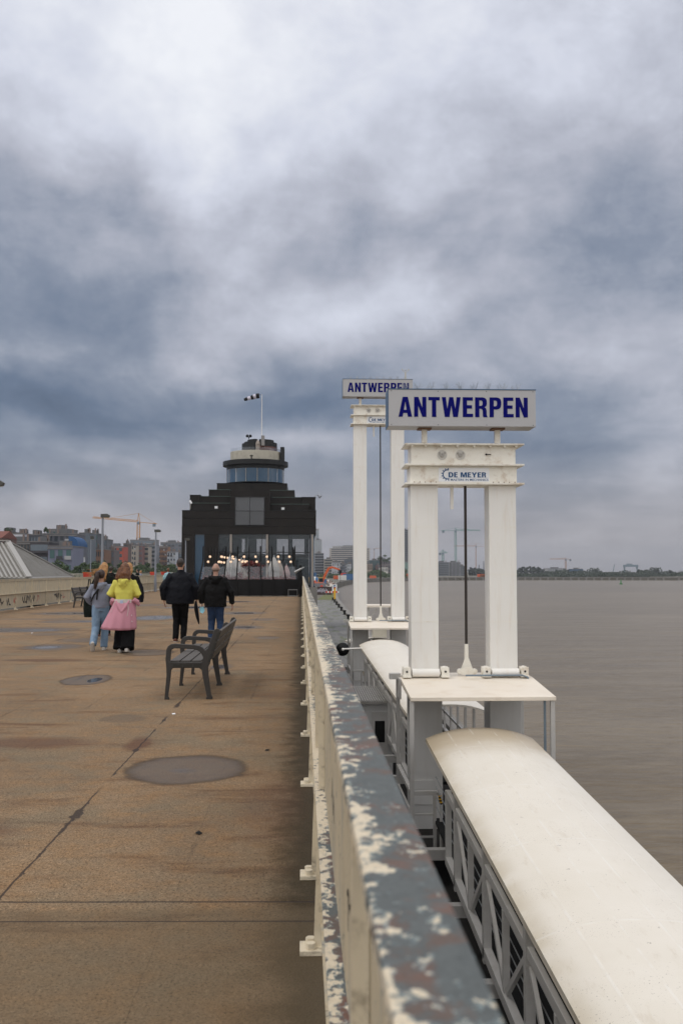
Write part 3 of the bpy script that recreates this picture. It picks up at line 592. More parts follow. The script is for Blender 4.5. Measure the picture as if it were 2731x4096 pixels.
# ------------------------------------------------------------------ promenade lamps
def lamp(label, x, y, z0, h, first=[None], hr=0):
    if first[0] is None:
        t = thing('street_lamp', label, 'street lamp', (x, y, z0), 0, 'lamp posts along the promenade')
        MB().loft([(0, 0, 0), (0, 0, .9), (0, 0, .92), (0, 0, 4.55)], [.11, .11, .085, .055], 12).build('pole', M['lampg'], t, smooth=False)
        hd = MB().add([(x_, y_, z_) for x_, y_, z_ in [(-.10, -.12, 4.56), (.36, -.12, 4.58), (.36, .12, 4.58), (-.10, .12, 4.56), (-.10, -.12, 4.76), (.26, -.11, 4.77), (.26, .11, 4.77), (-.10, .12, 4.76), (.40, -.11, 4.68), (.40, .11, 4.68)]],
                      [(0,3,2,1), (4,5,6,7), (0,4,7,3), (5,8,9,6), (8,1,2,9), (0,1,8,5,4), (3,7,6,9,2)]).build('lamp_head', mat('lamp_head_grey', (.06, .06, .055), .5), t, bevel=.01)
        MB().box(.05, .34, -.09, .09, 4.555, 4.566).build('lens', mat('lamp_lens_amber', (.42, .36, .20), .4), hd)
        first[0] = t; return t
    t = dup(first[0], (x, y, z0), hr, label); t.scale = (1, 1, h/4.74); return t
lamp('grey lamp post cut by the left frame edge, only its head showing', -10.82, 35.3, 0, 4.74)
lamp('tallest looking grey lamp post standing behind the walking women', -11.05, 55.9, 0, 4.74)
lamp('grey lamp post on the parapet left of the man in a black jacket', -11.15, 76.9, 0, 4.74)
lamp('grey lamp post right against the dark stepped building', -11.2, 97.2, 0, 4.74)
lamp('slim distant street lamp below the deck among the trees', -28, 134, ZQ, 10.6, hr=.3)
print('part1 ok')
# ------------------------------------------------------------------ landing towers
YT = 21.0
def tower(label, Y, dz, sign_label, extra=False):
    """twin column lifting tower; columns slide through the fixed platform, dz = how far they are raised"""
    t = thing('lifting_tower', label, 'tower', (0, Y, ZQ), 0, 'white lifting towers of the landing stage')
    Z = -ZQ
    cols = ((2.31, 2.89), (3.98, 4.56))
    for a, c in cols:
        MB().box(a, c, 0, .56, Z-.62, Z+3.42+dz).build('column', M['white'], t, bevel=.012)
    # beam assembly
    bt = 3.42+dz+Z
    MB().box(2.18, 4.71, -.18, .74, bt+.002, bt+.04).build('bottom_flange', M['white2'], t, bevel=.004)
    MB().box(2.30, 4.57, -.05, .61, bt+.042, bt+.40).build('lower_beam', M['white2'], t)
    MB().box(2.18, 4.71, -.18, .74, bt+.402, bt+.44).build('middle_flange', M['white2'], t, bevel=.004)
    MB().box(2.32, 4.55, -.03, .59, bt+.442, bt+.84).build('upper_beam', M['white2'], t)
    MB().box(2.18, 4.71, -.18, .74, bt+.842, bt+.875).build('top_flange', M['white2'], t, bevel=.004)
    MB().box(2.6, 4.3, .0, .5, bt+.877, bt+.888).build('rust_strip', M['rust'], t)
    for fx in (2.33, 2.62, 2.95, 3.3, 3.65, 4.0, 4.3, 4.55):
        MB().prism([(fx-.03, bt+.84), (fx+.03, bt+.84), (fx, bt+.79)], 'y', -.15, -.035).build('gusset', M['white2'], t)
    for cx in (2.98, 3.37):
        d = MB().loft([(cx, -.032, bt+.64), (cx, -.042, bt+.64)], .105, 24, ref=(1, 0, 0)).build('pulley_plate', mat('pulley_plate_grey', (.62, .60, .56), .5), t, bevel=.003)
        MB().loft([(cx, -.044, bt+.635), (cx, -.09, bt+.635)], .045, 16).box(cx-.075, cx-.035, -.07, -.044, bt+.66, bt+.70).box(cx+.035, cx+.075, -.07, -.044, bt+.66, bt+.70).build('pulley_boss', mat('pulley_boss_grey', (.40, .38, .35), .5), d, bevel=.003)
        MB().loft([(cx, -.091, bt+.635), (cx, -.094, bt+.635)], .008, 8).build('axle_bolt', M['dark'], d)
    MB().tube((3.9, -.06, bt+.655), (4.02, -.06, bt+.65), .009).box(3.905, 3.935, -.07, -.034, bt+.64, bt+.67).build('cable_lug', M['dark'], t)
    for cx in (2.43, 2.80, 4.11, 4.48):
        for k in (.09, .225, .36): MB().loft([(cx, -.052, bt+k), (cx, -.07, bt+k)], .02, 8).build('rivet', M['white2'], t)
    # maker's board
    bd = MB().box(2.90, 3.98, -.062, -.052, bt+.07, bt+.365).build('name_board', M['plate'], t)
    poly_letters('DE MEYER', .105, .80, 'lettering', M['logo'], bd, (3.11, -.0675, bt+.162))
    text('MASTERS IN MECHANICS', .062, 'lettering', M['logo'], bd, (3.15, -.064, bt+.088), .0008, sx=1.16, ext=.001)
    q = MB(); gx, gz = 3.09, bt+.222
    for k in range(18):
        a = R(75)+R(215)*k/18; a2 = R(75)+R(215)*(k+1)/18
        q.add([(gx+r*cos(w), y, gz+r*sin(w)) for y in (-.063, -.066) for w, r in ((a, .086), (a2, .086), (a2, .108), (a, .108))], [(0,1,2,3),(4,5,6,7),(0,1,5,4),(2,3,7,6)])
    for k in range(8):
        a = R(84)+R(196)*k/7
        q.add([(gx+r*cos(w), y, gz+r*sin(w)) for y in (-.063, -.066) for w, r in ((a-.09, .1085), (a+.09, .1085), (a+.06, .137), (a-.06, .137))], [(0,1,2,3),(4,5,6,7),(0,1,5,4),(1,2,6,5),(2,3,7,6)])
    q.build('gear_emblem', M['logo'], bd); MB().box(2.92, 3.97, -.0645, -.063, bt+.1515, bt+.1535).build('rule_line', M['logo'], bd)
    for zz in (bt-.9, bt-1.9, bt-2.9):
        for a, c in cols: MB().box(a-.003, c+.003, -.003, .563, zz, zz+.012).build('weld_seam', M['white2'], t)
    for a, c in cols:
        for k in range(5): MB().loft([(a+.06+k*.115, -.185, bt+.0415), (a+.06+k*.115, -.185, bt+.055)], .012, 6, ref=(1, 0, 0)).build('flange_bolt', M['rust'], t)
    # hanging tube and rod
    MB().box(3.19, 3.255, .2, .265, bt-.50, bt).build('hanging_tube', M['white'], t, bevel=.004)
    zf = Z-.60
    MB().tube((3.52, .28, bt), (3.52, .28, zf+.62), .030, 12).build('lifting_rod', M['rope'], t)
    q = MB(); q.prism([(3.33, zf), (3.33, zf+.09), (3.40, zf+.13), (3.47, zf+.32), (3.485, zf+.36), (3.555, zf+.36), (3.57, zf+.32), (3.64, zf+.13), (3.71, zf+.09), (3.71, zf)], 'y', .22, .25)
    q.prism([(3.38, zf), (3.40, zf+.12), (3.47, zf+.17), (3.57, zf+.17), (3.64, zf+.12), (3.66, zf)], 'y', .16, .19)
    q.loft([(3.52, .28, zf+.3), (3.52, .28, zf+.64)], [.05, .042], 10).loft([(3.36, .15, zf+.07), (3.36, .27, zf+.07)], .055, 12).loft([(3.68, .15, zf+.07), (3.68, .27, zf+.07)], .055, 12)
    q.build('rod_anchor', M['white2'], t, bevel=.004)
    for a, c in cols:
        q = MB().loft([(a+.005, -.10, zf+.07), (c-.005, -.10, zf+.07)], .085, 18); ro = q.build('roller', M['white'], t, smooth=False, bevel=.004)
        for k, (p, r) in enumerate(((a-.20, a-.025), (c+.025, c+.20))):
            MB().box(p, r, -.22, .16, zf-.02, zf+.02).box(p+.01, r-.01, -.19, -.16, zf+.02, zf+.19).box(p+.01, r-.01, .02, .05, zf+.02, zf+.19).loft([((p+r)/2, -.155, zf+.12), ((p+r)/2, .015, zf+.12)], .085, 14).build('roller_bracket', M['white2'], t, bevel=.005)
            MB().loft([((p+r)/2, -.192, zf+.10), ((p+r)/2, -.202, zf+.10)], .022, 10).build('pin', M['dark'], t)
    MB().loft([(3.42, -.23, zf+.025), (4.6, -.23, zf+.025), (4.72, -.23, zf-.02), (4.76, -.24, zf-.14)], .018, 8, ref=(0, 1, 0)).build('conduit', M['pipe'], t)
    # platform roof, sloping towards the deck
    zb, zf2 = Z-.63, Z-.80
    q = MB(); q.add([(x, y, z) for x in (2.07, 4.86) for y, z in ((-2.0, zf2-.075), (-2.0, zf2), (-.02, zb), (.9, zb), (.9, zb-.075))], [(0,1,2,3,4), (5,9,8,7,6), (0,5,6,1), (1,6,7,2), (2,7,8,3), (3,8,9,4), (4,9,5,0)])
    q.build('platform_roof', M['roofp'], t, bevel=.008)
    MB().box(1.86, 2.09, .05, .25, Z-.68, Z-.56).box(2.03, 2.068, -.3, .5, Z-1.05, Z-.64).build('side_bracket', M['gal'], t, bevel=.004)
    # frame below
    for a, c in cols:
        MB().box(a-.03, c+.06, -.06, .62, .0, Z-.82 if a < 3 else Z-.82).build('lower_shaft', M['gal2'], t, bevel=.01)
    for x, y in ((2.10, -1.93), (2.10, .75), (4.80, -1.93), (4.80, .75)):
        MB().box(x-.04, x+.04, y-.04, y+.04, .0 if y > 0 else Z-3.9, (zf2 if y < 0 else zb)-.08).build('corner_post', M['gal'], t)
    MB().tube((4.66, -1.9, Z-2.2), (4.66, -1.9, zf2-.08), .025).build('drain_pipe', M['pipe'], t)
    MB().box(2.145, 2.6, -1.97, -1.90, Z-2.64, Z-2.56).box(2.06, 2.14, -1.88, .70, Z-2.64, Z-2.56).box(2.145, 2.5, -1.955, -1.925, Z-3.02, Z-2.98).box(2.145, 2.5, -1.955, -1.925, Z-3.44, Z-3.40).box(2.50, 2.56, -1.97, -1.90, Z-3.75, Z-2.642).box(2.08, 2.12, -1.88, .70, Z-3.02, Z-2.98).box(2.08, 2.12, -1.88, .70, Z-3.44, Z-3.40).build('guard_rail', M['gal'], t, bevel=.006)
    MB().loft([(2.64, -2.0, Z-3.7), (2.64, -2.0, Z-2.72), (2.62, -2.0, Z-2.62), (2.57, -2.0, Z-2.57)], .028, 8).build('ladder_rail', M['gal'], t)
    q = MB(); q.cur = 0
    for k in range(6): q.cur = k % 2; q.tube((2.64-.003*k, -2.0, Z-2.80+k*.028), (2.64-.003*(k+1), -2.0, Z-2.80+(k+1)*.028), .032, 10)
    q.build('hazard_tape', [M['dark'], M['yellow']], t)
    MB().box(2.05, 4.9, -2.0, .9, Z-3.85, Z-3.75).build('platform_floor', M['hull'], t)
    MB().box(2.34, 2.74, -.085, -.065, Z-3.25, Z-2.75).build('hatch_cover', M['gal2'], t, bevel=.004)
    # the sign on its posts: carried by the tower, bolted on
    s = thing('town_sign', sign_label, 'sign', (0, Y-.4, ZQ+bt+.892), 0, 'ANTWERPEN signs'); h0 = .31
    for x in (2.60, 4.16):
        MB().box(x-.055, x+.055, .30, .41, .0, h0-.03).build('sign_post', M['white2'], s); MB().box(x-.14, x+.14, .2, .5, h0-.028, h0-.002).build('fixing_plate', M['rust'], s)
    MB().box(1.81, 4.91, 0, .62, h0, h0+.77).build('sign_box', M['signf'], s, bevel=.004)
    MB().box(1.80, 4.92, -.008, .628, h0+.772, h0+.79).box(1.80, 1.808, .0, .62, h0, h0+.77).build('edge_trim', M['signb'], s)
    poly_letters('ANTWERPEN', .42, 2.72, 'lettering', M['ink'], s, (2.02, -.004, h0+.195))
    for x in (1.87, 2.85, 3.87, 4.85):
        for z in (.03, .74): MB().loft([(x, -.001, h0+z), (x, -.006, h0+z)], .009, 6).build('screw', M['dark'], s)
    for k in range(9):
        c = 2.15+k*.30*.98*1.02; q = MB()
        for j in range(22):
            a = random.uniform(-1, 1); l = random.uniform(.13, .21)*(1-.3*abs(a)); b_ = random.uniform(-.1, .1); x0 = c+random.uniform(-.03, .03); y0 = .12+random.choice((0, .35))
            q.bar((x0, y0, h0+.79), (x0+a*.11, y0+b_, h0+.79+l), .0028)
        q.build('bird_spikes', M['steel'], s)
    if extra:
        MB().tube((4.62, .3, h0+.79), (4.62, .3, h0+1.15), .03).box(4.50, 4.74, .2, .4, h0+.79, h0+.84).bar((4.62, .3, h0+1.13), (4.48, .3, h0+1.25), .018).bar((4.62, .3, h0+1.13), (4.76, .3, h0+1.25), .018).sph((4.48, .3, h0+1.27), .03, 8, 6).sph((4.76, .3, h0+1.27), .03, 8, 6).sph((4.62, .3, h0+1.25), .03, 8, 6).bar((4.62, .3, h0+1.1), (4.62, .3, h0+1.25), .015).build('wind_gauge', M['slat'], s)
    return t
tower('nearer white steel lifting tower with the lower crossbeam', YT, 0, 'nearer and larger ANTWERPEN sign in blue letters on a grey box')
tower('farther white steel lifting tower standing taller behind the nearer one', 44.0, 4.68, 'farther ANTWERPEN sign partly hidden behind the nearer one', True)
# ------------------------------------------------------------------ covered gangways
def gangway(label, ya, za, yb, zb, x0=2.41, x1=4.64, rise=.34):
    """ya, za near end of canopy edge; yb, zb far end"""
    w = (x1-x0)/2; cx = (x0+x1)/2; L = yb-ya
    t = thing('gangway', label, 'gangway', (cx, ya, 0), 0, 'covered gangways down to the landing stage')
    def z(y): return za+(zb-za)*(y-ya)/L
    n, m_ = 20, max(8, int(L/1.0)); vs = []; 
    for lay in (0, 1):
        for j in range(m_+1):
            y = L*j/m_
            for i in range(n+1):
                a = -1+2*i/n; vs.append((a*w, y, za+(zb-za)*j/m_+rise*(1-abs(a)**2.35)-(.045 if lay else 0)))
    N = (n+1)*(m_+1); fs = []
    for j in range(m_):
        for i in range(n):
            a = j*(n+1)+i; fs += [(a, a+1, a+n+2, a+n+1), (N+a, N+a+n+1, N+a+n+2, N+a+1)]
    for i in range(n): fs += [(i, N+i, N+i+1, i+1), (m_*(n+1)+i, m_*(n+1)+i+1, N+m_*(n+1)+i+1, N+m_*(n+1)+i)]
    for j in range(m_): fs += [(j*(n+1), (j+1)*(n+1), N+(j+1)*(n+1), N+j*(n+1)), (j*(n+1)+n, N+j*(n+1)+n, N+(j+1)*(n+1)+n, (j+1)*(n+1)+n)]
    q = MB(); q.add(vs, fs); cn = q.build('canopy', M['canopy'], t, smooth=True)
    cn.modifiers.new('e', 'EDGE_SPLIT').split_angle = R(35)
    q = MB()
    for s in (-1, 1): q.bar((s*(w-.02), 0, za-.065), (s*(w-.02), L, zb-.065), .035, .035)
    q.build('canopy_edge_trim', M['roofp'], t)
    k = 0; y = L-.35
    X = w-.1; q = MB(); q.bar((X, 0, za-.95), (X, L, zb-.95), .05, .05); q.build('hand_rail', M['gal'], t)
    q = MB(); q.bar((X, 0, za-1.52), (X, L, zb-1.52), .11, .14); q.build('bottom_chord', M['gal'], t, bevel=.006)
    yy = .06
    while yy < L: zz = za+(zb-za)*yy/L; MB().box(X-.03, X+.03, yy-.03, yy+.03, zz-1.5, zz+.0).build('truss_post', M['gal'], t); yy += 1.25 if yy > 1 else 1.8
    for s in (-1,):
        X = s*(w-.10)
        Lt = L-2.2; zt_ = lambda y: za+(zb-za)*y/L
        q = MB(); q.bar((X, 0, za-.42), (X, Lt, zt_(Lt)-.42), .07, .13); q.build('top_chord', M['gal'], t, bevel=.006)
        q = MB(); q.bar((X, 0, za-1.52), (X, Lt, zt_(Lt)-1.52), .11, .14); q.build('bottom_chord', M['gal'], t, bevel=.006)
        MB().box(X-.05, X+.05, Lt-.08, Lt+.0, zt_(Lt)-1.6, zt_(Lt)-.36).build('end_post', M['gal'], t, bevel=.006)
        yy = 2.0
        while yy < Lt-.2:
            zz = za+(zb-za)*yy/L
            MB().box(X-.055, X+.055, yy-.055, yy+.055, zz-1.66, zz-.02).build('truss_post', M['gal'], t, bevel=.006)
            if yy+2.4 < Lt:
                zm = za+(zb-za)*(yy+1.25)/L
                MB().box(X-.04, X+.04, yy+1.21, yy+1.29, zm-1.46, zm-.48).build('truss_mid_post', M['gal'], t)
                q = MB().bar((X, yy+.07, zz-.50), (X, yy+1.17, zm-1.42), .05, .075); q.bar((X, yy+1.33, zm-1.42), (X, yy+2.42, zm-.50), .05, .075)
                q.prism([(yy+.06, zz-1.45), (yy+.28, zz-1.45), (yy+.06, zz-1.25)], 'x', X-.006, X+.006)
                q.build('truss_diagonal', M['gal'], t)
            yy += 2.5
        q = MB()
        for kz in (.72, .9, 1.08, 1.26): q.bar((X-s*.09, 0, za-kz), (X-s*.09, L, zb-kz), .012, .012)
        q.build('guard_wires', M['steel'], t)
    q = MB(); q.add([(a*(w-.16), y_, z_) for a in (-1, 1) for y_, z_ in ((0, za-1.50), (L, zb-1.50), (L, zb-1.56), (0, za-1.56))], [(0,1,2,3),(7,6,5,4),(0,4,5,1),(1,5,6,2),(2,6,7,3),(3,7,4,0)]); q.build('walkway_floor', M['dark'], t)
    yy = 1.5
    while yy < L: zz = za+(zb-za)*yy/L; MB().box(-w-.35, w+.1, yy-.09, yy+.09, zz-1.85, zz-1.67).build('cross_beam', M['gal'], t); yy += 2.5
    return t
gangway('nearest covered gangway under the big curved cream canopy', -1.0, -2.83, 19.2, -1.605, 2.38, 4.43, .20)
gangway('covered gangway running between the two white towers', 22.5, -1.62, 41.2, -1.45, 2.38, 4.30, .22)
gangway('farthest covered gangway beyond the taller tower', 46.5, -1.7, 60, -2.6, 2.6, 4.5, .22)
# quay equipment below
t = thing('equipment_cabin', 'small grey cabin with corrugated roof below the middle gangway', 'cabin', (2.45, 28.5, ZQ))
MB().box(-.75, .15, .0, 3.2, 0, 2.25).build('wall', M['gal2'], t)
q = MB()
for k in range(16): q.box(-.86+k*.068, -.86+k*.068+.036, -.2, 3.4, 2.30, 2.345)
q.box(-.86, .23, -.2, 3.4, 2.253, 2.30); q.build('corrugated_roof', M['corr'], t)
d = MB().box(-.45, .02, -.03, -.002, .1, 2.0).build('door', M['gal'], t); MB().box(-.36, -.08, -.036, -.032, 1.15, 1.75).build('window', M['dark'], d)
t = thing('floodlight', 'round black floodlight on a white arm over the middle gangway', 'floodlight', (1.95, 40.0, -1.53))
MB().loft([(-.30, 0, .0), (-.30, -.06, 0), (-.30, -.20, 0)], [.27, .26, .12], 28).build('reflector', M['black'], t, smooth=False)
MB().tube((-.30, -.3, .03), (.47, -.3, .06), .035).sph((-.30, -.3, .02), .06).build('arm', M['white'], t)
t = thing('pontoon_shelter', 'open steel shelter with machinery behind the taller tower', 'shelter', (3.35, 50, -4.2))
MB().box(-.1, 1.35, -.3, 1.6, 3.98, 4.08).build('roof', M['roofp'], t)
for x in (0, 1.2):
    for y in (0, 1.4): MB().box(x-.04, x+.04, y-.04, y+.04, 0, 3.97).build('post', M['gal'], t)
MB().bar((.04, 0, 3.4), (.45, 0, 3.9), .05).bar((1.16, 0, 3.4), (.75, 0, 3.9), .05).build('brace', M['gal'], t)
MB().box(.25, .95, .2, .9, 0, 3.1).loft([(.35, .1, 3.2), (.9, .1, 3.2)], .2, 14).sph((.65, .12, 3.35), .17).build('winch_motor', M['slat'], t, bevel=.02)
# landing stage under the gangways, their shade put into its near-black colour
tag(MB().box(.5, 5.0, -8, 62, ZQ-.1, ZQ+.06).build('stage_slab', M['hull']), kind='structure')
# mooring bollards on the quay edge
p0 = None; names = ['nearest', 'second nearest', 'third', 'fourth', 'fifth', 'sixth', 'seventh', 'farthest']
for i in range(8):
    yy = 111+i*13.0; xx = 5.5+.96*yy/137-.55
    lb = names[i]+' black mooring bollard in the row along the quay edge'
    if p0 is None:
        p0 = thing('mooring_bollard', lb, 'bollard', (xx, yy, ZQ), 0, 'mooring bollards on the quay edge'); p0.scale = (.52, .52, .52)
        MB().loft([(0, 0, 0), (0, 0, .08), (0, 0, .1), (0, 0, .75)], [.5, .5, .3, .27], 16).build('post', M['black'], p0); MB().loft([(0, 0, .75), (0, 0, .85), (0, 0, 1.1), (0, 0, 1.18)], [.27, .45, .45, .3], 16).build('cap', M['black'], p0)
    else: dup(p0, (xx, yy, ZQ), label=lb)
# ------------------------------------------------------------------ dark stepped building
K = .0103
SF = 1.0       # true size grows with the set-back of each storey
def BX(zx): return (zx-1267.4)*K*SF
def BZ(zy): return 1.6+(1841-zy)*K*SF
FY = 99.0
t = bld = thing('stepped_building', 'black stepped building with a round glazed turret at the end of the promenade', 'building', (0, FY, 0))
def blk(name, x0, x1, zt, zb, y0, y1, m='zinc', cap=True, par=None):
    global SF
    SF = 1+y0/99
    o = MB().box(BX(x0), BX(x1), y0, y1, BZ(zb)-(.5 if y0 > .5 else 0), BZ(zt)).build(name, M[m], par or bld)
    if cap: MB().box(BX(x0)-.04, BX(x1)+.04, y0-.05, y1+.05, BZ(zt)+.003, BZ(zt)+.04).build('coping', M['verd' if cap == 2 else 'zinc2'], o)
    SF = 1.0
    return o
w1 = blk('wall', 122, 1408, 1262, 1336, .0, 15); blk('wall', 122, 1408, 1338, 1410, .03, 14.9, cap=False); w2 = blk('wall', 120, 1408, 1412, 1490, .0, 15, cap=False)
blk('wall', 195, 583, 1192, 1258, 1.2, 14, cap=2); blk('wall', 295, 583, 1126, 1190, 2.4, 14, cap=2); blk('wall', 195, 293, 1114, 1190, 2.2, 14)
blk('wall', 965, 1335, 1200, 1270, 1.2, 14, cap=2); blk('wall', 965, 1270, 1134, 1198, 2.4, 14, cap=2); blk('wall', 1272, 1402, 1132, 1258, 2.2, 14)
blk('wall', 375, 582, 1062, 1124, 3.6, 14, cap=2); blk('wall', 966, 1197, 1066, 1132, 3.6, 14, cap=2); blk('wall', 453, 1125, 1000, 1060, 4.6, 13, cap=1)
# central bay with the four pane window
MB().box(BX(584), BX(964), -.02, 5, BZ(1128), BZ(1072)).build('bay_lintel', M['zinc'], bld); MB().box(BX(584), BX(628), -.02, 5, BZ(1258), BZ(1130)).build('bay_pier', M['zinc'], bld); MB().box(BX(912), BX(964), -.02, 5, BZ(1258), BZ(1130)).build('bay_pier', M['zinc'], bld)
wn = MB().box(BX(628), BX(912), -.14, -.03, BZ(1404), BZ(1398)).box(BX(628), BX(635), -.14, -.03, BZ(1397.9), BZ(1130)).box(BX(905), BX(912), -.14, -.03, BZ(1397.9), BZ(1130)).box(BX(635.1), BX(904.9), -.14, -.03, BZ(1136), BZ(1130)).box(BX(767), BX(774), -.14, -.03, BZ(1397.9), BZ(1136.1)).box(BX(635.1), BX(766.9), -.13, -.03, BZ(1268), BZ(1263)).box(BX(774.1), BX(904.9), -.13, -.03, BZ(1268), BZ(1263)).build('window_frame', M['dmull'], bld)
for a, c in ((635.5, 766.5), (774.5, 904.5)):
    for e, f in ((1263, 1136.5), (1397.5, 1268)): MB().box(BX(a), BX(c), -.09, -.06, BZ(e), BZ(f)).build('pane', M['glassw'], wn)
MB().box(BX(650), BX(890), -.045, -.035, BZ(1395), BZ(1300)).build('curtain', M['curtain'], wn)
# round vent
SF = 1+4.6/99
MB().loft([(BX(789), 4.59, BZ(1033)), (BX(789), 4.55, BZ(1033))], .16, 24).build('vent', M['dark'], bld)
# turret
SF = 1.075
CX, CY = BX(820), 4.6+3.6; RR = 3.08
def drum(name, r, z0, z1, m, par=None, **k):
    return MB().loft([(CX, CY, z0), (CX, CY, z1)], r, 64).build(name, M[m], par or bld, **k)
drum('turret_floor', RR+.1, BZ(1000), BZ(996), 'zinc2'); drum('turret_core', 1.6, BZ(996), BZ(868), 'inter')
drum('turret_band', RR+.02, BZ(866), BZ(832), 'zinc2'); drum('turret_rim', RR+.42, BZ(830), BZ(788), 'zinc2'); drum('turret_cap', RR+.15, BZ(787.9), BZ(782), 'zinc2')
for k in range(9):
    a = -pi/2+R(-84+22.5*k-0); a2 = -pi/2+R(-84+22.5*(k+1))
    MB().tube((CX+(RR)*cos(a), CY+(RR)*sin(a), BZ(995.5)), (CX+(RR)*cos(a), CY+(RR)*sin(a), BZ(866.5)), .032, 8).build('mullion', M['mull'], bld)
    if k < 8: MB().arcband(CX, CY, RR-.03, RR-.01, BZ(995), BZ(867), a+.02, a2-.02, 5).build('window', M['glassb'], bld)
MB().arcband(CX, CY, RR-.5, RR-.46, BZ(994), BZ(868), -pi/2-.75, -pi/2-.62, 5).arcband(CX, CY, RR-.5, RR-.46, BZ(994), BZ(868), -pi/2+.55, -pi/2+.7, 5).build('curtain', M['curtain'], bld)
r2 = 2.66; q = MB()
for k in range(90):
    a = 2*pi*k/90; q.add([(CX+r*cos(w), CY+r*sin(w), z) for z in (BZ(781.9), BZ(692)) for w, r in ((a, r2), (a+.05, r2), (a+.05, r2+.03), (a, r2+.03))], [(0,1,2,3),(7,6,5,4),(0,4,5,1),(1,5,6,2),(2,6,7,3),(3,7,4,0)])
for zz in (700, 718, 738, 760): q.arcband(CX, CY, r2+.031, r2+.05, BZ(zz+2), BZ(zz), 0, 2*pi-.001, 64)
q.build('balcony_slats', M['slat'], bld); drum('balcony_drum', r2-.02, BZ(781.9), BZ(696), 'slat')
MB().arcband(CX, CY, r2-.02, r2, BZ(691.9), BZ(664), -pi, 0, 40).build('balcony_glass', M['glasst'], bld)
MB().arcband(CX+.45, CY+.3, 1.0, 1.95, BZ(692), BZ(606), -pi/2-1.75, -pi/2-.25, 24).arcband(CX+.45, CY+.3, .9, 1.7, BZ(605.9), BZ(590), -pi/2-1.7, -pi/2-.25, 24).arcband(CX+.45, CY+.3, .8, 1.35, BZ(589.9), BZ(567), -pi/2-1.5, -pi/2-.25, 24).build('upper_drum', M['zinc2'], bld)
MB().arcband(CX+.55, CY+.3, 1.0, 1.75, BZ(692), BZ(640), -pi/2-.2, 0, 24).build('upper_drum', M['brown'], bld)
MB().arcband(CX+.55, CY+.3, .9, 1.75, BZ(639.9), BZ(598), -pi/2-.1, 0, 24).arcband(CX+.55, CY+.3, .8, 1.4, BZ(597.9), BZ(570), -pi/2-.1, 0, 24).build('upper_drum', M['zinc2'], bld)
MB().box(BX(1062), BX(1100), CY-1.0, CY+1.6, BZ(786), BZ(645)).build('stair_tower', M['zinc2'], bld)
MB().box(BX(880), BX(912), CY-1.9, CY-1.4, BZ(640), BZ(545)).build('chimney', mat('chimney_grey', (.26, .25, .25), .7), bld)
MB().box(BX(790), BX(800), 4.6, 5.0, BZ(784), BZ(750)).box(BX(780), BX(812), 4.7, 4.8, BZ(762), BZ(754)).build('roof_lamp', M['dark'], bld)
# ground floor
SF = 1.0
MB().box(BX(120), BX(245), 0.02, 14, 0, BZ(1491)).box(BX(337), BX(470), .02, .5, 0, BZ(1491)).build('wall', M['zinc'], bld)
MB().box(BX(245.1), BX(336.9), .3, .33, 0, BZ(1491.5)).build('window', M['glassb'], bld)
gf = MB()
for a in (470, 603, 888, 955, 1143, 1350): gf.box(BX(a)-.03, BX(a)+.03, .20, .28, 0, BZ(1491))
for a, c in ((473.5, 599.5), (606.5, 884.5), (891.5, 951.5), (958.5, 1139.5), (1146.5, 1346.5)):
    gf.box(BX(a), BX(c), .2, .28, BZ(1668), BZ(1660)); gf.box(BX(a), BX(c), .2, .28, BZ(1702), BZ(1696)); gf.box(BX(a), BX(c), .2, .28, 0.0, .1)
gf.build('window_frame', M['dmull'], bld)
for a, c in ((473.5, 599.5), (606.5, 884.5), (891.5, 951.5), (958.5, 1139.5), (1146.5, 1346.5)):
    MB().box(BX(a), BX(c), .23, .245, .1, BZ(1492)).build('window', M['glassg'], bld)
MB().box(BX(1353.5), BX(1390), .28, 13.5, .02, BZ(1491)).build('side_glass', M['glassb'], bld)
MB().box(BX(245), BX(1400), .35, 14, .0, .06).build('floor', M['inter'], bld); q = MB(); q.box(BX(245), BX(1350), 13.2, 13.3, .1, BZ(1660))
wx = [(620, 690), (780, 880), (1000, 1130), (1170, 1300)]; e = 245
for a_, c_ in wx+[(1350, 1350)]:
    q.box(BX(e), BX(a_), 13.2, 13.3, BZ(1660)+.002, BZ(1491)); e = c_
q.build('back_wall', M['inter'], bld)
for a_, c_ in wx: MB().box(BX(a_)+.01, BX(c_)-.01, 13.24, 13.26, BZ(1660)+.01, BZ(1500)).build('window', M['glasst'], bld)
MB().box(BX(640), BX(880), 4.5, 4.6, 3.1, 3.4).box(BX(700), BX(730), 4.5, 5.0, .1, BZ(1500)).box(BX(960), BX(1340), 5.5, 5.6, 2.8, 3.1).build('interior_beam', M['interl'], bld)
MB().box(BX(560), BX(920), 6, 12, .1, 2.2).build('bar_counter', M['dark'], bld)
for a in (592, 939, 1372): MB().loft([(BX(a), -.12, 0), (BX(a), -.12, BZ(1491.5))], .115, 20).build('pillar', M['pillar'], bld, smooth=False)
MB().box(BX(1350), BX(1420), -.4, 14, -4.4, -.02).build('foundation', M['conc'], bld); MB().box(BX(122), BX(1350), .3, 14, -4.4, -.46).build('foundation', M['conc'], bld)
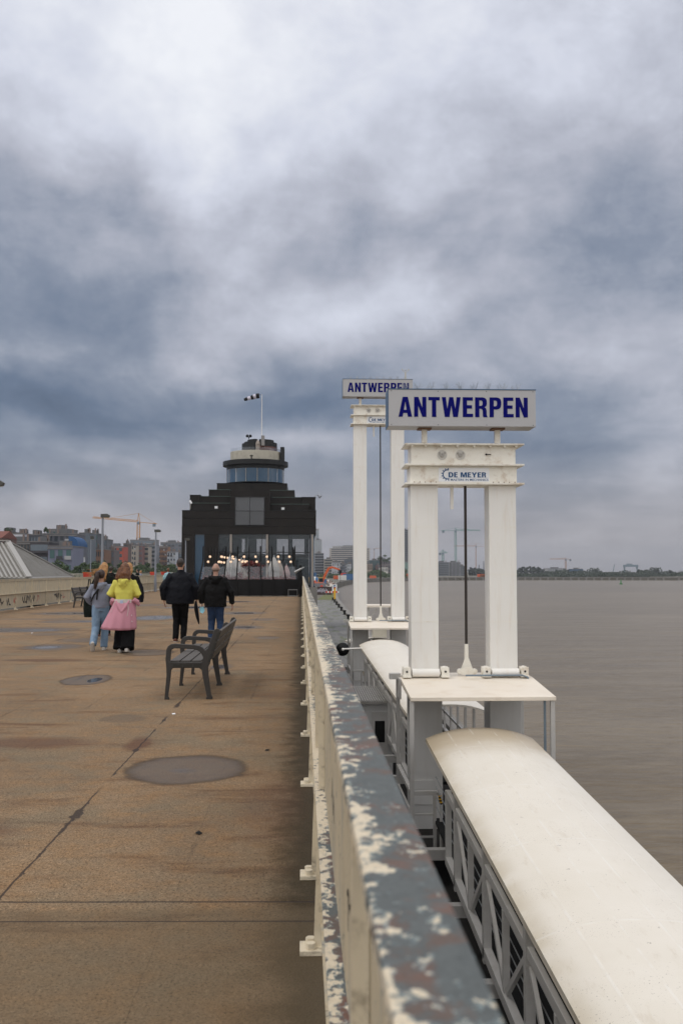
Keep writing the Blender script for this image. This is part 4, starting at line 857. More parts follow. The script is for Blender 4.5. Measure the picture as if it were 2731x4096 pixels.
# roof top things
SF = 1.07
q = thing('windsock', 'black and white striped windsock on a tall white pole above the turret', 'windsock', (BX(881), FY+CY-1.2, BZ(640)))
MB().tube((0, 0, 0), (0, 0, BZ(130)-BZ(640)), .045, 8, .03).build('pole', M['white'], q)
MB().bar((0, 0, BZ(133)-BZ(640)), (-.30, 0, BZ(133)-BZ(640)), .03).loft([(-.30, 0, BZ(142)-BZ(640)+dz_) for dz_ in (-.27, .27)], .02, 6).build('swivel', M['dark'], q)
z0 = BZ(142)-BZ(640)
pts = [(-.30, 0, z0), (-.62, .03, z0-.02), (-.92, .05, z0-.13), (-1.2, .02, z0-.22), (-1.55, .0, z0-.32), (-1.9, -.04, z0-.45)]; rr_ = [.27, .265, .245, .20, .19, .13]
for k in range(5): tag(MB().loft([Vector(pts[k])+Vector((-.002, 0, 0)), (Vector(pts[k])+Vector(pts[k+1]))/2+Vector((0, 0, -.02)), pts[k+1]], [rr_[k], (rr_[k]+rr_[k+1])/2+.015, rr_[k+1]], 16, ref=(0, 1, 0)).build('sleeve_band', M['black' if k % 2 == 0 else 'sockw'], q, smooth=True), 'black band' if k % 2 == 0 else 'white band')
q = thing('horn_speaker', 'pair of dark horn loudspeakers on the turret roof', 'loudspeaker', (BX(757), FY+CY-1.1, BZ(567)))
MB().tube((0, 0, 0), (0, 0, .25), .04).bar((-.1, 0, .2), (.12, 0, .22), .05).build('mount', M['dark'], q)
for s, a in ((-1, .5), (1, -.6)): MB().loft([(s*.02, .05, .24), (s*.12, -.1, .30), (s*.17, -.22, .32)], [.04, .07, .17], 16, ref=(0, 0, 1)).build('horn', M['black'], q)
SF = 1.022
q = thing('floodlight', 'grey floodlight on a bent arm at the upper right corner of the dark building', 'floodlight', (BX(1385), FY+2.2, BZ(1132)))
MB().bar((0, 0, 0), (.22, -.1, .22), .04).bar((.22, -.1, .22), (.45, -.15, .24), .04).build('arm', M['steel'], q); MB().loft([(.40, -.15, .28), (.55, -.2, .15), (.68, -.24, .02)], [.08, .14, .2], 16, ref=(0, 0, 1)).build('lamp_shade', M['lampg'], q)
q = thing('security_light', 'white tube security light on the left ledge of the dark building', 'light', (BX(215), FY+.6, BZ(1258)))
MB().bar((0, 0, 0), (.05, 0, .55), .035).build('arm', M['slat'], q); MB().loft([(-.03, -.05, .85), (.14, -.1, .55)], .1, 12).build('lamp_head', M['plate'], q)
SF = 1.012
for zx, zy, lb in ((448, 1232, 'small square white wall light left of the four pane window'), (1088, 1242, 'small square white wall light right of the four pane window')):
    q = thing('wall_light', lb, 'light', (BX(zx), FY+1.2, BZ(zy)), 0, 'square wall lights on the dark facade')
    MB().box(-.17, .17, -.12, -.002, -.14, .14).build('housing', M['mull'], q, bevel=.02); MB().box(-.13, .13, -.13, -.122, -.1, .1).build('lens', M['plate'], q)
SF = 1.06
# ------------------------------------------------------------------ terrace in front of it
TY = 62.6; tx0, tx1 = -6.35, -.22
t = terr = thing('terrace_enclosure', 'black terrace enclosure with bent posts and glass in front of the dark building', 'terrace', (0, TY, 0))
MB().box(tx0, tx1, 0, .08, .06, 1.06).box(tx0, tx0+.08, .081, 34, .06, 1.06).box(tx1-.08, tx1, .081, 34, .06, 1.06).build('wall', M['black'], t)
MB().box(tx0+.05, tx1-.05, .02, 35, -.01, .055).build('plinth', M['conc'], t)
MB().box(tx0+.1, tx1-.1, .1, 34, .056, .10).build('terrace_floor', M['wood'], t)
xc = (565-692)/2287*TY
def tpost(xb, yb, xt, yt):
    q = MB(); k = (xt, yt, 2.2)
    q.bar((xb, yb-.03, .06), (xb, yb-.03, 1.06), .1, .12); q.bar((xb, yb-.03, 1.06), k, .08, .12, up=(0, 1, 0)); q.bar(k, (xt, yt, 3.15), .085, .12)
    return q.build('post', M['black'], t)
nf = 9; fx = [tx0+(tx1-tx0)*(i/(nf-1)) for i in range(nf)]
def globe_arm(x, y, dx, dy, idx):
    q = MB(); q.loft([(x, y, 2.75), (x+dx*.3, y+dy*.3, 2.86), (x+dx*.65, y+dy*.65, 2.82), (x+dx, y+dy, 2.58)], .012, 6); arm = q.build('light_arm', M['black'], t)
    for (a, b_, c) in ((1, 1, 2.5), (.75, .6, 2.17)):
        MB().tube((x+dx*a, y+dy*b_, c+.06), (x+dx*a, y+dy*b_, c+.45), .011, 6).loft([(x+dx*a, y+dy*b_, c+.05), (x+dx*a, y+dy*b_, c+.14)], .03, 8).build('cable', M['black'], arm)
        MB().sph((x+dx*a, y+dy*b_, c), .078, 14, 10).build('globe_lamp', M['globe'], arm, smooth=True)
for i, x in enumerate(fx):
    k = .94; tpost(x, 0, xc+(x-xc)*k, .55)
    globe_arm(xc+(x-xc)*k, .55, (.35 if x < xc else -.35), .9, i)
for j in range(1, 15):
    for x, s in ((tx0, 1), (tx1, -1)):
        if s < 0 and j > 9: continue
        tpost(x, j*2.3, x+s*.35, j*2.3)
        if s > 0: globe_arm(x+.35, j*2.3, .85, .3, j)
for i in range(nf-1):
    a = fx[i]+.06; c = fx[i+1]-.06; m1 = .62*.94+.38
    ka = lambda x, z: xc+(x-xc)*(1-.06*(z-1.06)/1.14)
    za, zt = 1.08, 1.86
    MB().add([(ka(a, za), .0+.02, za), (ka(c, za), .02, za), (ka(c, zt), .55*(zt-1.06)/1.14+.02, zt), (ka(a, zt), .55*(zt-1.06)/1.14+.02, zt)]+[(ka(a, za), .035, za), (ka(c, za), .035, za), (ka(c, zt), .55*(zt-1.06)/1.14+.035, zt), (ka(a, zt), .55*(zt-1.06)/1.14+.035, zt)], [(0,1,2,3),(7,6,5,4),(0,4,5,1),(1,5,6,2),(2,6,7,3),(3,7,4,0)]).build('glass_panel', M['glasst'], t)
# parasols
pp = {}
def parasol(mk, label, x, y, z0, h, r):
    if mk not in pp:
        t = thing('closed_parasol', label, 'parasol', (x, y, z0), 0, 'closed parasols on the terrace')
        q = MB(); n = 16; Z = [.55, .9, 1.35, 1.8, 2.15, 2.42, 2.62, 2.8]; RR_ = [.24, .27, .30, .27, .22, .14, .07, .015]
        vs = []
        for z, r_ in zip(Z, RR_):
            for k in range(n): vs.append((r_*(1 if k % 2 else .62)*cos(2*pi*k/n), r_*(1 if k % 2 else .62)*sin(2*pi*k/n), z+random.uniform(-.03, .03)))
        q.add(vs, [(i*n+k, i*n+(k+1) % n, (i+1)*n+(k+1) % n, (i+1)*n+k) for i in range(len(Z)-1) for k in range(n)]); q.build('canopy_cloth', M[mk], t, smooth=False)
        q = MB(); vs = []
        for z, r_ in ((1.78, .30), (1.98, .31), (2.2, .27), (2.45, .19), (2.72, .08), (2.84, .01)):
            for k in range(18): w = (1 if k % 2 else .74)*r_; vs.append((w*cos(2*pi*k/18), w*sin(2*pi*k/18), z+(random.uniform(-.16, .10) if z < 1.9 else 0)))
        q.add(vs, [(i*18+k, i*18+(k+1) % 18, (i+1)*18+(k+1) % 18, (i+1)*18+k) for i in range(5) for k in range(18)]).build('cloth_flap', M[mk], t)
        MB().tube((0, 0, 0), (0, 0, 2.95), .03).build('pole', M['steel'], t); MB().box(-.3, .3, -.3, .3, -.005, .08).build('base', M['conc'], t); pp[mk] = t
    else: t = dup(pp[mk], (x, y, z0), random.uniform(0, 3), label)
    t.scale = (r, r, h/2.9); return t
def tp(zx, y): return ((720+zx/2.703)/1.742-692)/2287*y
parasol('ubw', 'leftmost pale grey closed parasol behind the terrace glass', tp(545, 67), 67, .1, 2.55, 1.15)
parasol('ubw', 'pale grey closed parasol second from left on the terrace', tp(607, 68.5), 68.5, .1, 2.45, 1.2)
parasol('ubw', 'pale grey closed parasol on the right half of the terrace', tp(1018, 67), 67, .1, 2.5, 1.2)
parasol('ubb', 'beige closed parasol just right of the pale right hand one', tp(1068, 69), 69, .1, 2.35, 1.1)
parasol('ubb', 'beige closed parasol farther back, left one of a close pair', tp(668, 74), 74, .1, 2.45, 1.1)
parasol('ubb', 'beige closed parasol farther back, right one of a close pair', tp(700, 76), 76, .1, 2.4, 1.1)
parasol('ubp', 'slim pinkish closed parasol at the right end of the terrace', tp(1152, 68), 68, .1, 1.95, .85)
parasol('ubb', 'beige closed parasol up on the turret balcony', BX(843), FY+CY-2.1, BZ(700), 1.45, .75)
# ------------------------------------------------------------------ foliage
def leaves(mb, c, r, n, size, seed, hollow=.35, clumps=14):
    rd = random.Random(seed); cl = []
    for k in range(clumps):
        while True:
            p = Vector((rd.uniform(-1, 1), rd.uniform(-1, 1), rd.uniform(-1, 1)))
            if hollow < p.length < 1: break
        cl.append((p, rd.uniform(.22, .42)))
    for i in range(n):
        p, q = rd.choice(cl); d = Vector((rd.gauss(0, 1), rd.gauss(0, 1), rd.gauss(0, 1))).normalized()*q*rd.random()**.4
        w = p+d; P = Vector((c[0]+w.x*r[0], c[1]+w.y*r[1], c[2]+w.z*r[2]))
        a = Vector((rd.gauss(0, 1), rd.gauss(0, 1), rd.gauss(0, 1))).normalized(); b_ = a.cross(Vector((rd.gauss(0, 1), rd.gauss(0, 1), rd.gauss(0, 1)))).normalized(); s = size*rd.uniform(.6, 1.3)
        mb.add([P-a*s, P+b_*s*.6, P+a*s, P-b_*s*.6], [(0, 1, 2, 3)])
TV = {}
def tree(var, leaf, label, cat, x, y, z, h, r, group, ls=.28, n=1500):
    if var not in TV:
        rd = random.Random(hash(var) % 1000 if not isinstance(var, int) else var)
        q = MB(); q.loft([(0, 0, 0), (.02, 0, .25), (.0, .02, .5), (.02, 0, .8)], [.03, .022, .018, .008], 8)
        for k in range(7):
            a = k*2.4; z0 = .3+k*.06; q.loft([(0, 0, z0), (.1*cos(a), .1*sin(a), z0+.12), (.24*cos(a), .24*sin(a), z0+.22)], [.012, .008, .003], 6)
        tm = q.mesh('trunk', M['bark'])
        q = MB(); leaves(q, (0, 0, .6), (.42, .42, .42), n, ls/8, rd.randint(0, 99)); cm = q.mesh('crown', M[leaf]); TV[var] = (tm, cm)
    t = thing('street_tree', label, cat, (x, y, z), random.uniform(0, 6), group)
    for nm, me in zip(('trunk', 'crown'), TV[var]): put(nm, me, t)
    t.scale = (r*h, r*h, h); return t
ordn = ['first', 'second', 'third', 'fourth', 'fifth', 'sixth', 'seventh', 'eighth', 'ninth', 'tenth', 'eleventh', 'twelfth', 'thirteenth', 'fourteenth', 'fifteenth', 'sixteenth', 'seventeenth', 'eighteenth', 'nineteenth', 'twentieth', 'twenty first', 'twenty second']
for i in range(20):
    yy = 186+i*9.8
    tree(i % 3, 'leafg', ordn[i]+' leafy green tree from the left in the row behind the left parapet', 'tree', -45+random.uniform(-1, 1), yy, ZQ, 7.3+random.uniform(-.35, .35)+i*.035, 1.15, 'street trees below the left parapet')
# red maple and planting on the terrace
t = thing('red_maple', 'red leaved maple growing behind the terrace glass', 'tree', (tp(750, 66), 66, .1))
q = MB(); leaves(q, (0, 0, 1.55), (.75, .6, .6), 1500, .055, 5); leaves(q, (.25, 0, 1.9), (.7, .5, .28), 900, .05, 8); q.build('crown', M['leafr'], t, fix=False)
q = MB(); q.loft([(0, 0, 0), (.05, 0, .6), (0, 0, 1.2)], [.05, .04, .03], 8)
for k in range(6): q.loft([(0, 0, 1.0+.06*k), (.4*cos(k*1.1), .3*sin(k*1.1), 1.6+.05*k)], [.02, .008], 6)
q.build('trunk', M['bark'], t)
q = MB(); rd = random.Random(4)
for i in range(2600):
    x = rd.uniform(tx0+.15, tx1-.15); P = Vector((x, rd.uniform(.3, .7), 1.02+abs(rd.gauss(0, .13))*(1.3 if x < xc-1 else .8))); a = Vector((rd.gauss(0, 1), rd.gauss(0, 1), rd.gauss(0, 1.5))).normalized()*.05; b_ = a.cross(Vector((rd.gauss(0, 1), rd.gauss(0, 1), 0))).normalized()*.02
    P.y += TY; q.add([P-a, P+b_, P+a, P-b_], [(0, 1, 2, 3)])
tag(q.build('terrace_planting', mat('pink_red_planting', (.22, .06, .05), .8, var=.4, scale=5), fix=False), 'low reddish planting along the inside of the terrace glass', 'plants', kind='stuff')
# telescope on its black post
t = thing('viewing_telescope', 'silver coin telescope on a black post at the end of the right rail', 'telescope', (-.05, 61.3, 0))
MB().box(-.10, .10, -.10, .10, .0, 1.45).box(-.16, .16, -.14, .14, .0, .03).build('post', M['black'], t, bevel=.01)
MB().box(-.08, .08, -.08, .08, 1.45, 1.95).build('yoke', M['dark'], t); MB().loft([(-.36, -.1, 1.50), (-.24, -.1, 1.57), (-.23, -.1, 1.575), (.05, -.1, 1.73), (.06, -.1, 1.735), (.22, -.1, 1.82)], [.085, .085, .07, .07, .04, .035], 16).build('tube', mat('silver_barrel', (.30, .30, .30), .3, .7), t)
t = thing('folding_frame', 'thin steel trestle frame at the foot of the terrace wall', 'frame', (-.55, 61.7, 0))
q = MB()
for a, c in (((-.25, 0, 0), (-.25, 0, .42)), ((.3, 0, 0), (.3, 0, .42)), ((-.25, .0, .42), (.3, 0, .42)), ((-.25, 0, .05), (.3, 0, .05))): q.tube(a, c, .012, 6)
q.build('frame_tubes', M['steel'], t); MB().box(-.27, .32, -.03, .2, .43, .45).build('shelf', M['steel'], t)
print('part2 ok')
# ------------------------------------------------------------------ corrugated hip roof left
t = thing('hangar', 'grey corrugated hipped roof of a hangar beyond the left parapet', 'hangar', (0, 0, 0))
e0, e1, rr0 = Vector((-15.06, 56, 1.18)), Vector((-15.5, 68.5, 1.18)), Vector((-18.02, 62, 3.33)); w0 = Vector((-34, 56, 1.18)); rw = Vector((-34, 62, 3.33)); w1_ = Vector((-34, 68.5, 1.18))
MB().add([e0, rr0, rw, w0], [(0, 1, 2, 3)]).build('front_valleys', M['corrd'], t)
MB().add([e0, e1, rr0], [(0, 1, 2)]).add([e1, w1_, rw, rr0], [(0, 1, 2, 3)]).build('roof', M['corr'], t)
q = MB(); nrm = (rr0-e0).cross(w0-e0).normalized(); nrm = nrm if nrm.z > 0 else -nrm
k = 0
while k < 62:
    a = e0+Vector((-.26*k-.16, 0, 0)); d_ = rr0-e0
    tip = a+d_*1.0
    q.bar(a+nrm*.04, tip+nrm*.04, .11, .10, up=nrm); k += 1
q.bar(e0+nrm*.02+Vector((-.2, 0, 0)), w0+nrm*.02, .1, .06, up=nrm)
q.build('roof_ribs', M['corr'], t)
q = MB(); n2 = (e1-e0).cross(rr0-e0).normalized(); n2 = n2 if n2.z > 0 else -n2
for k in range(1, 46):
    f = k/46; a = e0.lerp(e1, f); c = a.lerp(rr0, .0); 
    top = (e0.lerp(rr0, min(f*2, 1)) if f < .52 else e1.lerp(rr0, min((1-f)/.48, 1)))
    q.bar(a+n2*.03, Vector((top.x, top.y, top.z))+n2*.03, .07, .05, up=n2)
q.bar(e0+n2*.02, e1+n2*.02, .1, .06, up=n2)
q.build('hip_ribs', M['corr'], t)
MB().bar(e0+Vector((0, -.02, .08)), rr0+Vector((0, 0, .1)), .3, .07).bar(rr0+Vector((.1, 0, .12)), rw+Vector((0, 0, .12)), .5, .07).bar(e1+Vector((0, 0, .06)), rr0+Vector((0, .02, .09)), .22, .07).build('ridge_cap', M['corr2'], t)
MB().box(-34, -15.7, 56.5, 68, ZQ, 1.1).build('wall', M['conc'], t)
# ------------------------------------------------------------------ buildings
def C(*c):
    k = 'facade_%d_%d_%d' % c
    return mat(k, lin(c), .75, var=.08, scale=.25, bump=0, stain=tuple(q*.6 for q in lin(c)), samt=.25, sscale=.15)
wdark = mat('window_dark_glass', (.035, .045, .055), .15, var=.4, scale=.2, bump=0); wteal = mat('window_teal_glass', (.04, .11, .11), .2, var=.4, scale=.2, bump=0); wmid = mat('window_mid_glass', (.12, .15, .18), .2, var=.4, scale=.2, bump=0)
K1 = .00012007
def house(label, z0, z1, zt, d, col, cols=3, rows=4, wm=None, trim=None, depth=14, roof='flat', wtop=0, zbase=ZQ, name='apartment_building', win=(.55, .55), style='win', zbot=None, rot=0, cat='building'):
    """z0,z1,zt: extent measured in a 2.1x study crop of the photo; d = real distance along the promenade"""
    def X(zx): return (zx*.2746-692)*d/2287
    x0, x1 = X(z0), X(z1); top = 1.6+(802-zt)*K1*d
    return block(label, x0, x1, d, top, col, cols, rows, wm, trim, depth, roof, zbase, name, win, style, cat)
def block(label, x0, x1, d, top, col, cols=3, rows=4, wm=None, trim=None, depth=14, roof='flat', zbase=ZQ, name='apartment_building', win=(.55, .55), style='win', cat='building'):
    w = x1-x0; H = top-zbase; wm = wm or wdark; trim = trim or col
    t = thing(name, label, cat, ((x0+x1)/2, d, zbase)); m = col
    MB().box(-w/2, w/2, 0, depth, 0, H).build('wall', m, t)
    if roof == 'flat':
        MB().box(-w/2-.15, w/2+.15, -.15, depth+.15, H+.003, H+.35).build('roof', C(110, 108, 108), t)
        rd = random.Random(int(abs(x0)*10))
        q = MB(); q.box(-w*.2, w*.15, depth*.3, depth*.7, H+.352, H+1.9)
        q.build('roof_plant', C(95, 97, 100), t)
        q = MB()
        for k in range(3): xx = rd.uniform(-w*.4, w*.4); q.box(xx, xx+.5, 2, 2.6, H+.352, H+rd.uniform(1.2, 2.6))
        q.build('chimney', C(120, 105, 98), t)
    elif roof == 'pitch':
        MB().prism([(-.3, H+.003), (depth+.3, H+.003), (depth/2, H+w*.28+1)], 'x', -w/2-.2, w/2+.2).build('roof', C(112, 62, 50), t)
    if style == 'win':
        fh = H/rows; 
        me = None
        for r_ in range(rows):
            for c in range(cols):
                cx = -w/2+w*(c+.5)/cols; cz = fh*(r_+.52); ww = w/cols*win[0]; hh = fh*win[1]
                if me is None: me = MB().box(-ww/2, ww/2, -.12, -.003, -hh/2, hh/2).mesh('window', wm)
                o = put('window', me, t); o.location = (cx, 0, cz)
        rb = random.Random(int(w*37)+rows)
        if name == 'apartment_building' and w > 5 and d < 900:
            for c in range(cols):
                if rb.random() < .55:
                    for r_ in range(1, rows):
                        cx = -w/2+w*(c+.5)/cols; ww = w/cols*.78; z0 = fh*(r_+.18)
                        MB().box(cx-ww/2, cx+ww/2, -1.1, -.125, z0-.12, z0).box(cx-ww/2, cx+ww/2, -1.1, -1.05, z0+.002, z0+.9).build('balcony', C(58, 60, 66) if rb.random() < .5 else C(170, 170, 172), t)
            MB().box(-w/2-.1, w/2+.1, -.3, -.003, H-.6, H-.2).build('cornice', C(120, 118, 118), t)
    elif style == 'band':
        fh = H/rows
        for r_ in range(rows):
            MB().box(-w/2+w*.04, w/2-w*.04, -.12, -.003, fh*(r_+.3), fh*(r_+.8)).build('window', wm, t)
            MB().box(-w/2, w/2, -1.1, -.13, fh*(r_+.12), fh*(r_+.27)).build('balcony', trim, t)
    elif style == 'grid':
        fh = H/rows
        for r_ in range(rows): MB().box(-w/2+.3, w/2-.3, -.10, -.003, fh*(r_+.10), fh*(r_+.9)).build('window', wm, t)
        q = MB()
        for c in range(cols+1): x = -w/2+w*c/cols; q.box(x-.25, x+.25, -.55, -.101, 0, H)
        q.build('facade_fins', trim, t)
    return t
houses = [
 ('brown brick house with a red tiled pitched roof at the left edge', -70, 46, 530, 262, C(105, 80, 72), 2, 4, None, None, 14, 'pitch'),
 ('low ochre building with a planted roof at far left', 20, 132, 487, 330, C(140, 112, 70), 2, 4),
 ('white cube penthouse between ochre and dark glass blocks', 130, 236, 500, 325, C(200, 200, 208), 1, 5, wmid),
 ('dark grey glazed block right of the white penthouse', 236, 356, 508, 328, C(70, 72, 80), 5, 5, wmid),
 ('brown grey brick row facade behind the corrugated roof', 50, 280, 566, 305, C(100, 92, 86), 9, 4, wdark),
 ('dark grey brick block with long horizontal windows', 280, 432, 566, 300, C(66, 62, 66), 1, 4, wmid),
 ('grey stepped penthouse block with roof garden', 375, 660, 500, 345, C(92, 94, 104), 6, 6, wdark),
 ('upper grey penthouse highest on the left skyline', 415, 600, 462, 370, C(110, 112, 118), 4, 6, wteal),
 ('blue grey rendered cube with big green tinted windows', 430, 632, 604, 285, C(118, 122, 142), 3, 3, wteal),
 ('small white gabled house beside the blue grey cube', 627, 648, 685, 290, C(205, 205, 208), 1, 3, wmid),
 ('grey blue apartment block right of the blue arch', 682, 762, 492, 400, C(100, 108, 118), 3, 7, wmid),
 ('teal grey apartment block with rounded balconies', 745, 832, 497, 430, C(76, 82, 90), 3, 7, wteal),
 ('slim grey block behind the tall lamp post', 828, 912, 545, 450, C(92, 95, 102), 3, 7, wmid),
 ('brown brick house row below the slim grey block', 815, 892, 628, 420, C(118, 84, 62), 4, 4, wdark),
 ('small mixed grey and brown house left of the red block', 890, 968, 635, 440, C(98, 90, 90), 4, 4, wmid),
 ('bright red orange apartment block with white window strip', 908, 1046, 603, 520, C(168, 72, 50), 3, 6, wdark),
 ('narrow brown block right of the red orange one', 1046, 1078, 577, 540, C(92, 78, 72), 1, 7, wdark),
 ('beige block with a rounded bay tower', 1075, 1152, 592, 600, C(168, 158, 146), 4, 7, wdark),
 ('maroon and beige striped apartment block', 1152, 1202, 596, 610, C(120, 84, 80), 3, 7, wmid),
 ('beige apartment block with curved corner balconies', 1202, 1252, 604, 620, C(162, 152, 140), 2, 7, wdark),
 ('modern pale grey block with stacked balconies', 1252, 1318, 592, 640, C(130, 132, 138), 1, 8, wdark),
 ('orange brown brick warehouse with many small windows', 1342, 1412, 602, 660, C(150, 108, 78), 6, 7, wdark),
 ('long grey block rising behind the orange brown warehouse', 1352, 1530, 568, 760, C(110, 112, 120), 6, 8, wmid),
 ('blue and white striped house near the dark building', 1408, 1478, 645, 640, C(180, 186, 196), 3, 5, wdark),
 ('dark grey flats next to the dark stepped building', 1476, 1560, 652, 655, C(72, 76, 82), 3, 5, wmid),
]
for h in houses:
    st = 'band' if any(k in h[0] for k in ('stacked', 'long horizontal', 'rounded balconies', 'curved corner')) else 'win'
    house(*h, style=st)
house('wide modern penthouse floor above the beige blocks', 1100, 1316, 548, 690, C(126, 126, 130), 1, 9, wmid, C(150, 150, 154), style='band')
# blue arched roof
d = 300; x0, x1 = (600*.2746-692)*d/2287, (682*.2746-692)*d/2287; r_ = (x1-x0)
t = thing('arched_building', 'building with a bright blue quarter arch roof', 'building', (x0, d, ZQ))
q = MB(); P = [(0, 0)]
zt = 1.6+(802-515)*K1*d-ZQ; zb = 1.6+(802-600)*K1*d-ZQ
q.prism([(0, zb)]+[(r_*sin(a*pi/16), zb+(zt-zb)*cos(a*pi/16)) for a in range(9)], 'y', -.6, 12); q.build('roof', C(22, 74, 122), t)
MB().box(0, r_, 0, 12, 0, zb-.01).build('wall', C(92, 96, 106), t)
for k in range(4): MB().box(r_*.1, r_*.5, -.1, -.003, 2+k*3, 4+k*3).build('window', wmid, t)
MB().box(r_*.62, r_*.98, -.2, -.003, 0, zb-.5).build('brick_pier', C(118, 76, 66), t)
tree('roof', 'leafg', 'round green tree in a pot on the roof terrace skyline', 'tree', (400*.2746-692)*338/2287, 338, 1.6+(802-500)*K1*338, 2.3, 1.1, 'roof garden trees', .5, 500)
tree('roof', 'leafg', 'bushy roof plants at the far left skyline', 'tree', (60*.2746-692)*322/2287, 329, 1.6+(802-487)*K1*322, 1.8, 1.9, 'roof garden trees', .5, 500)
# middle skyline; study crop 3.41x of [1240,2050]
def mid(label, a, c, zt, d, col, cols, rows, wm=None, trim=None, style='win', win=(.55, .55), depth=25, zbase=ZQ, cat='building', name='apartment_building', roof='flat'):
    x = lambda q: ((1240+q/3.41)/1.742-692)*d/2287
    top = 1.6+(797-zt)/5.94*d/2287
    return block(label, x(a), x(c), d, top, col, cols, rows, wm, trim, depth, roof, zbase, name, win, style, cat)
mid('slim upper stage of the pale gridded glass tower', 60, 118, 245, 1105, C(130, 142, 152), 5, 20, wmid, C(180, 186, 192), 'grid', name='office_tower', cat='tower')
mid('lower stage of the pale gridded glass tower beside the dark building', 60, 158, 378, 1060, C(120, 134, 146), 8, 18, wmid, C(186, 190, 194), 'grid', name='office_tower', cat='tower')
mid('dark office block with white horizontal floor bands', 66, 186, 562, 900, C(72, 78, 88), 1, 9, wdark, C(165, 165, 170), 'band')
mid('long white apartment slab with many balcony rows', 268, 815, 492, 1550, C(176, 170, 164), 1, 13, wdark, C(200, 192, 186), 'band')
mid('white rooftop storey on the long apartment slab', 308, 780, 466, 1560, C(190, 184, 178), 14, 16, wmid)
mid('beige flats with a rounded top corner', 195, 305, 642, 880, C(158, 152, 142), 3, 7, wdark, C(180, 174, 164), 'band')
mid('white townhouse pair with tall window slots', 305, 412, 682, 860, C(196, 198, 204), 5, 4, wdark, win=(.3, .7))
mid('grey townhouse between two white ones', 414, 503, 702, 862, C(120, 124, 136), 4, 5, wdark)
mid('second white townhouse with a dark band', 503, 562, 706, 864, C(192, 194, 200), 3, 4, wdark, win=(.3, .7))
mid('dark block with a glass roof behind the white townhouses', 480, 640, 640, 900, C(82, 88, 96), 5, 8, wmid)
mid('beige hall with tall brown window columns', 760, 852, 704, 930, C(172, 160, 146), 6, 2, C(70, 50, 42), win=(.5, .8))
mid('green glass office block between the tower columns', 820, 956, 656, 960, C(58, 82, 86), 8, 9, wteal, C(70, 92, 96), 'grid')
mid('brown brick house in front of the green glass block', 912, 958, 722, 940, C(112, 84, 78), 3, 5, wmid)
mid('large brown roofed warehouse behind the small white house', 955, 1100, 664, 1000, C(112, 102, 102), 4, 4, wdark)
mid('small white house with dark windows by the water', 968, 1062, 752, 905, C(205, 202, 196), 5, 2, wdark, win=(.45, .6))
mid('tall dark residential tower with white frames between the columns', 1262, 1358, 238, 1150, C(62, 68, 82), 2, 22, wdark, C(150, 152, 160), 'band', name='office_tower', cat='tower')
mid('teal gridded office block below the dark tower', 1266, 1366, 682, 1000, C(100, 160, 150), 7, 6, wdark, C(150, 180, 172), 'grid')
# right skyline, crop 1.96x of [1200,2050]
def rt(label, a, c, zt, d, *k, **kw):
    f = lambda q: ((1200+q/1.96)/1.742-1240/1.742)*5.94
    zt2 = 797-((2283.7-2050)*1.96-zt)/(1.96*1.742)*5.94
    return mid(label, f(a), f(c), zt2, d, *k, **kw)
rt('pale residential block with balcony bands across the water', 1078, 1170, 392, 1150, C(126, 132, 142), 1, 7, wdark, C(160, 164, 170), 'band')
rt('unfinished concrete frame block under the teal crane', 1172, 1260, 392, 1150, C(84, 82, 86), 8, 8, wdark, C(150, 150, 154), 'grid')
rt('lower unfinished block right of the concrete frame', 1262, 1308, 422, 1150, C(100, 104, 112), 3, 6, wdark, C(150, 152, 158), 'grid')
# far right, crop 1.684x of [1800,2050]
def fr(label, a, c, zt, d, *k, **kw):
    f = lambda q: ((1800+q/1.684)/1.742-1240/1.742)*5.94
    zt2 = 797-((2283.7-2050)*1.684-zt)/(1.684*1.742)*5.94
    return mid(label, f(a), f(c), zt2, d, *k, **kw)
fr('grey terraced factory hall on the far bank', 668, 795, 378, 1400, C(150, 150, 152), 9, 5, wmid)
fr('plain blue factory hall on the far bank', 846, 910, 382, 1350, C(48, 80, 106), 1, 1, C(44, 74, 98))
fr('low white shed right of the blue hall', 918, 952, 424, 1200, C(190, 180, 178), 3, 1, wmid)
fr('long low white shed among the trees', 975, 1015, 425, 1220, C(190, 186, 182), 3, 1, wmid)
fr('low red shed at the right edge of the far bank', 1482, 1560, 420, 1200, C(150, 74, 66), 5, 2, wdark)
fr('small blue grey block on the wooded skyline', 1348, 1386, 395, 1500, C(96, 110, 124), 3, 2, wdark)
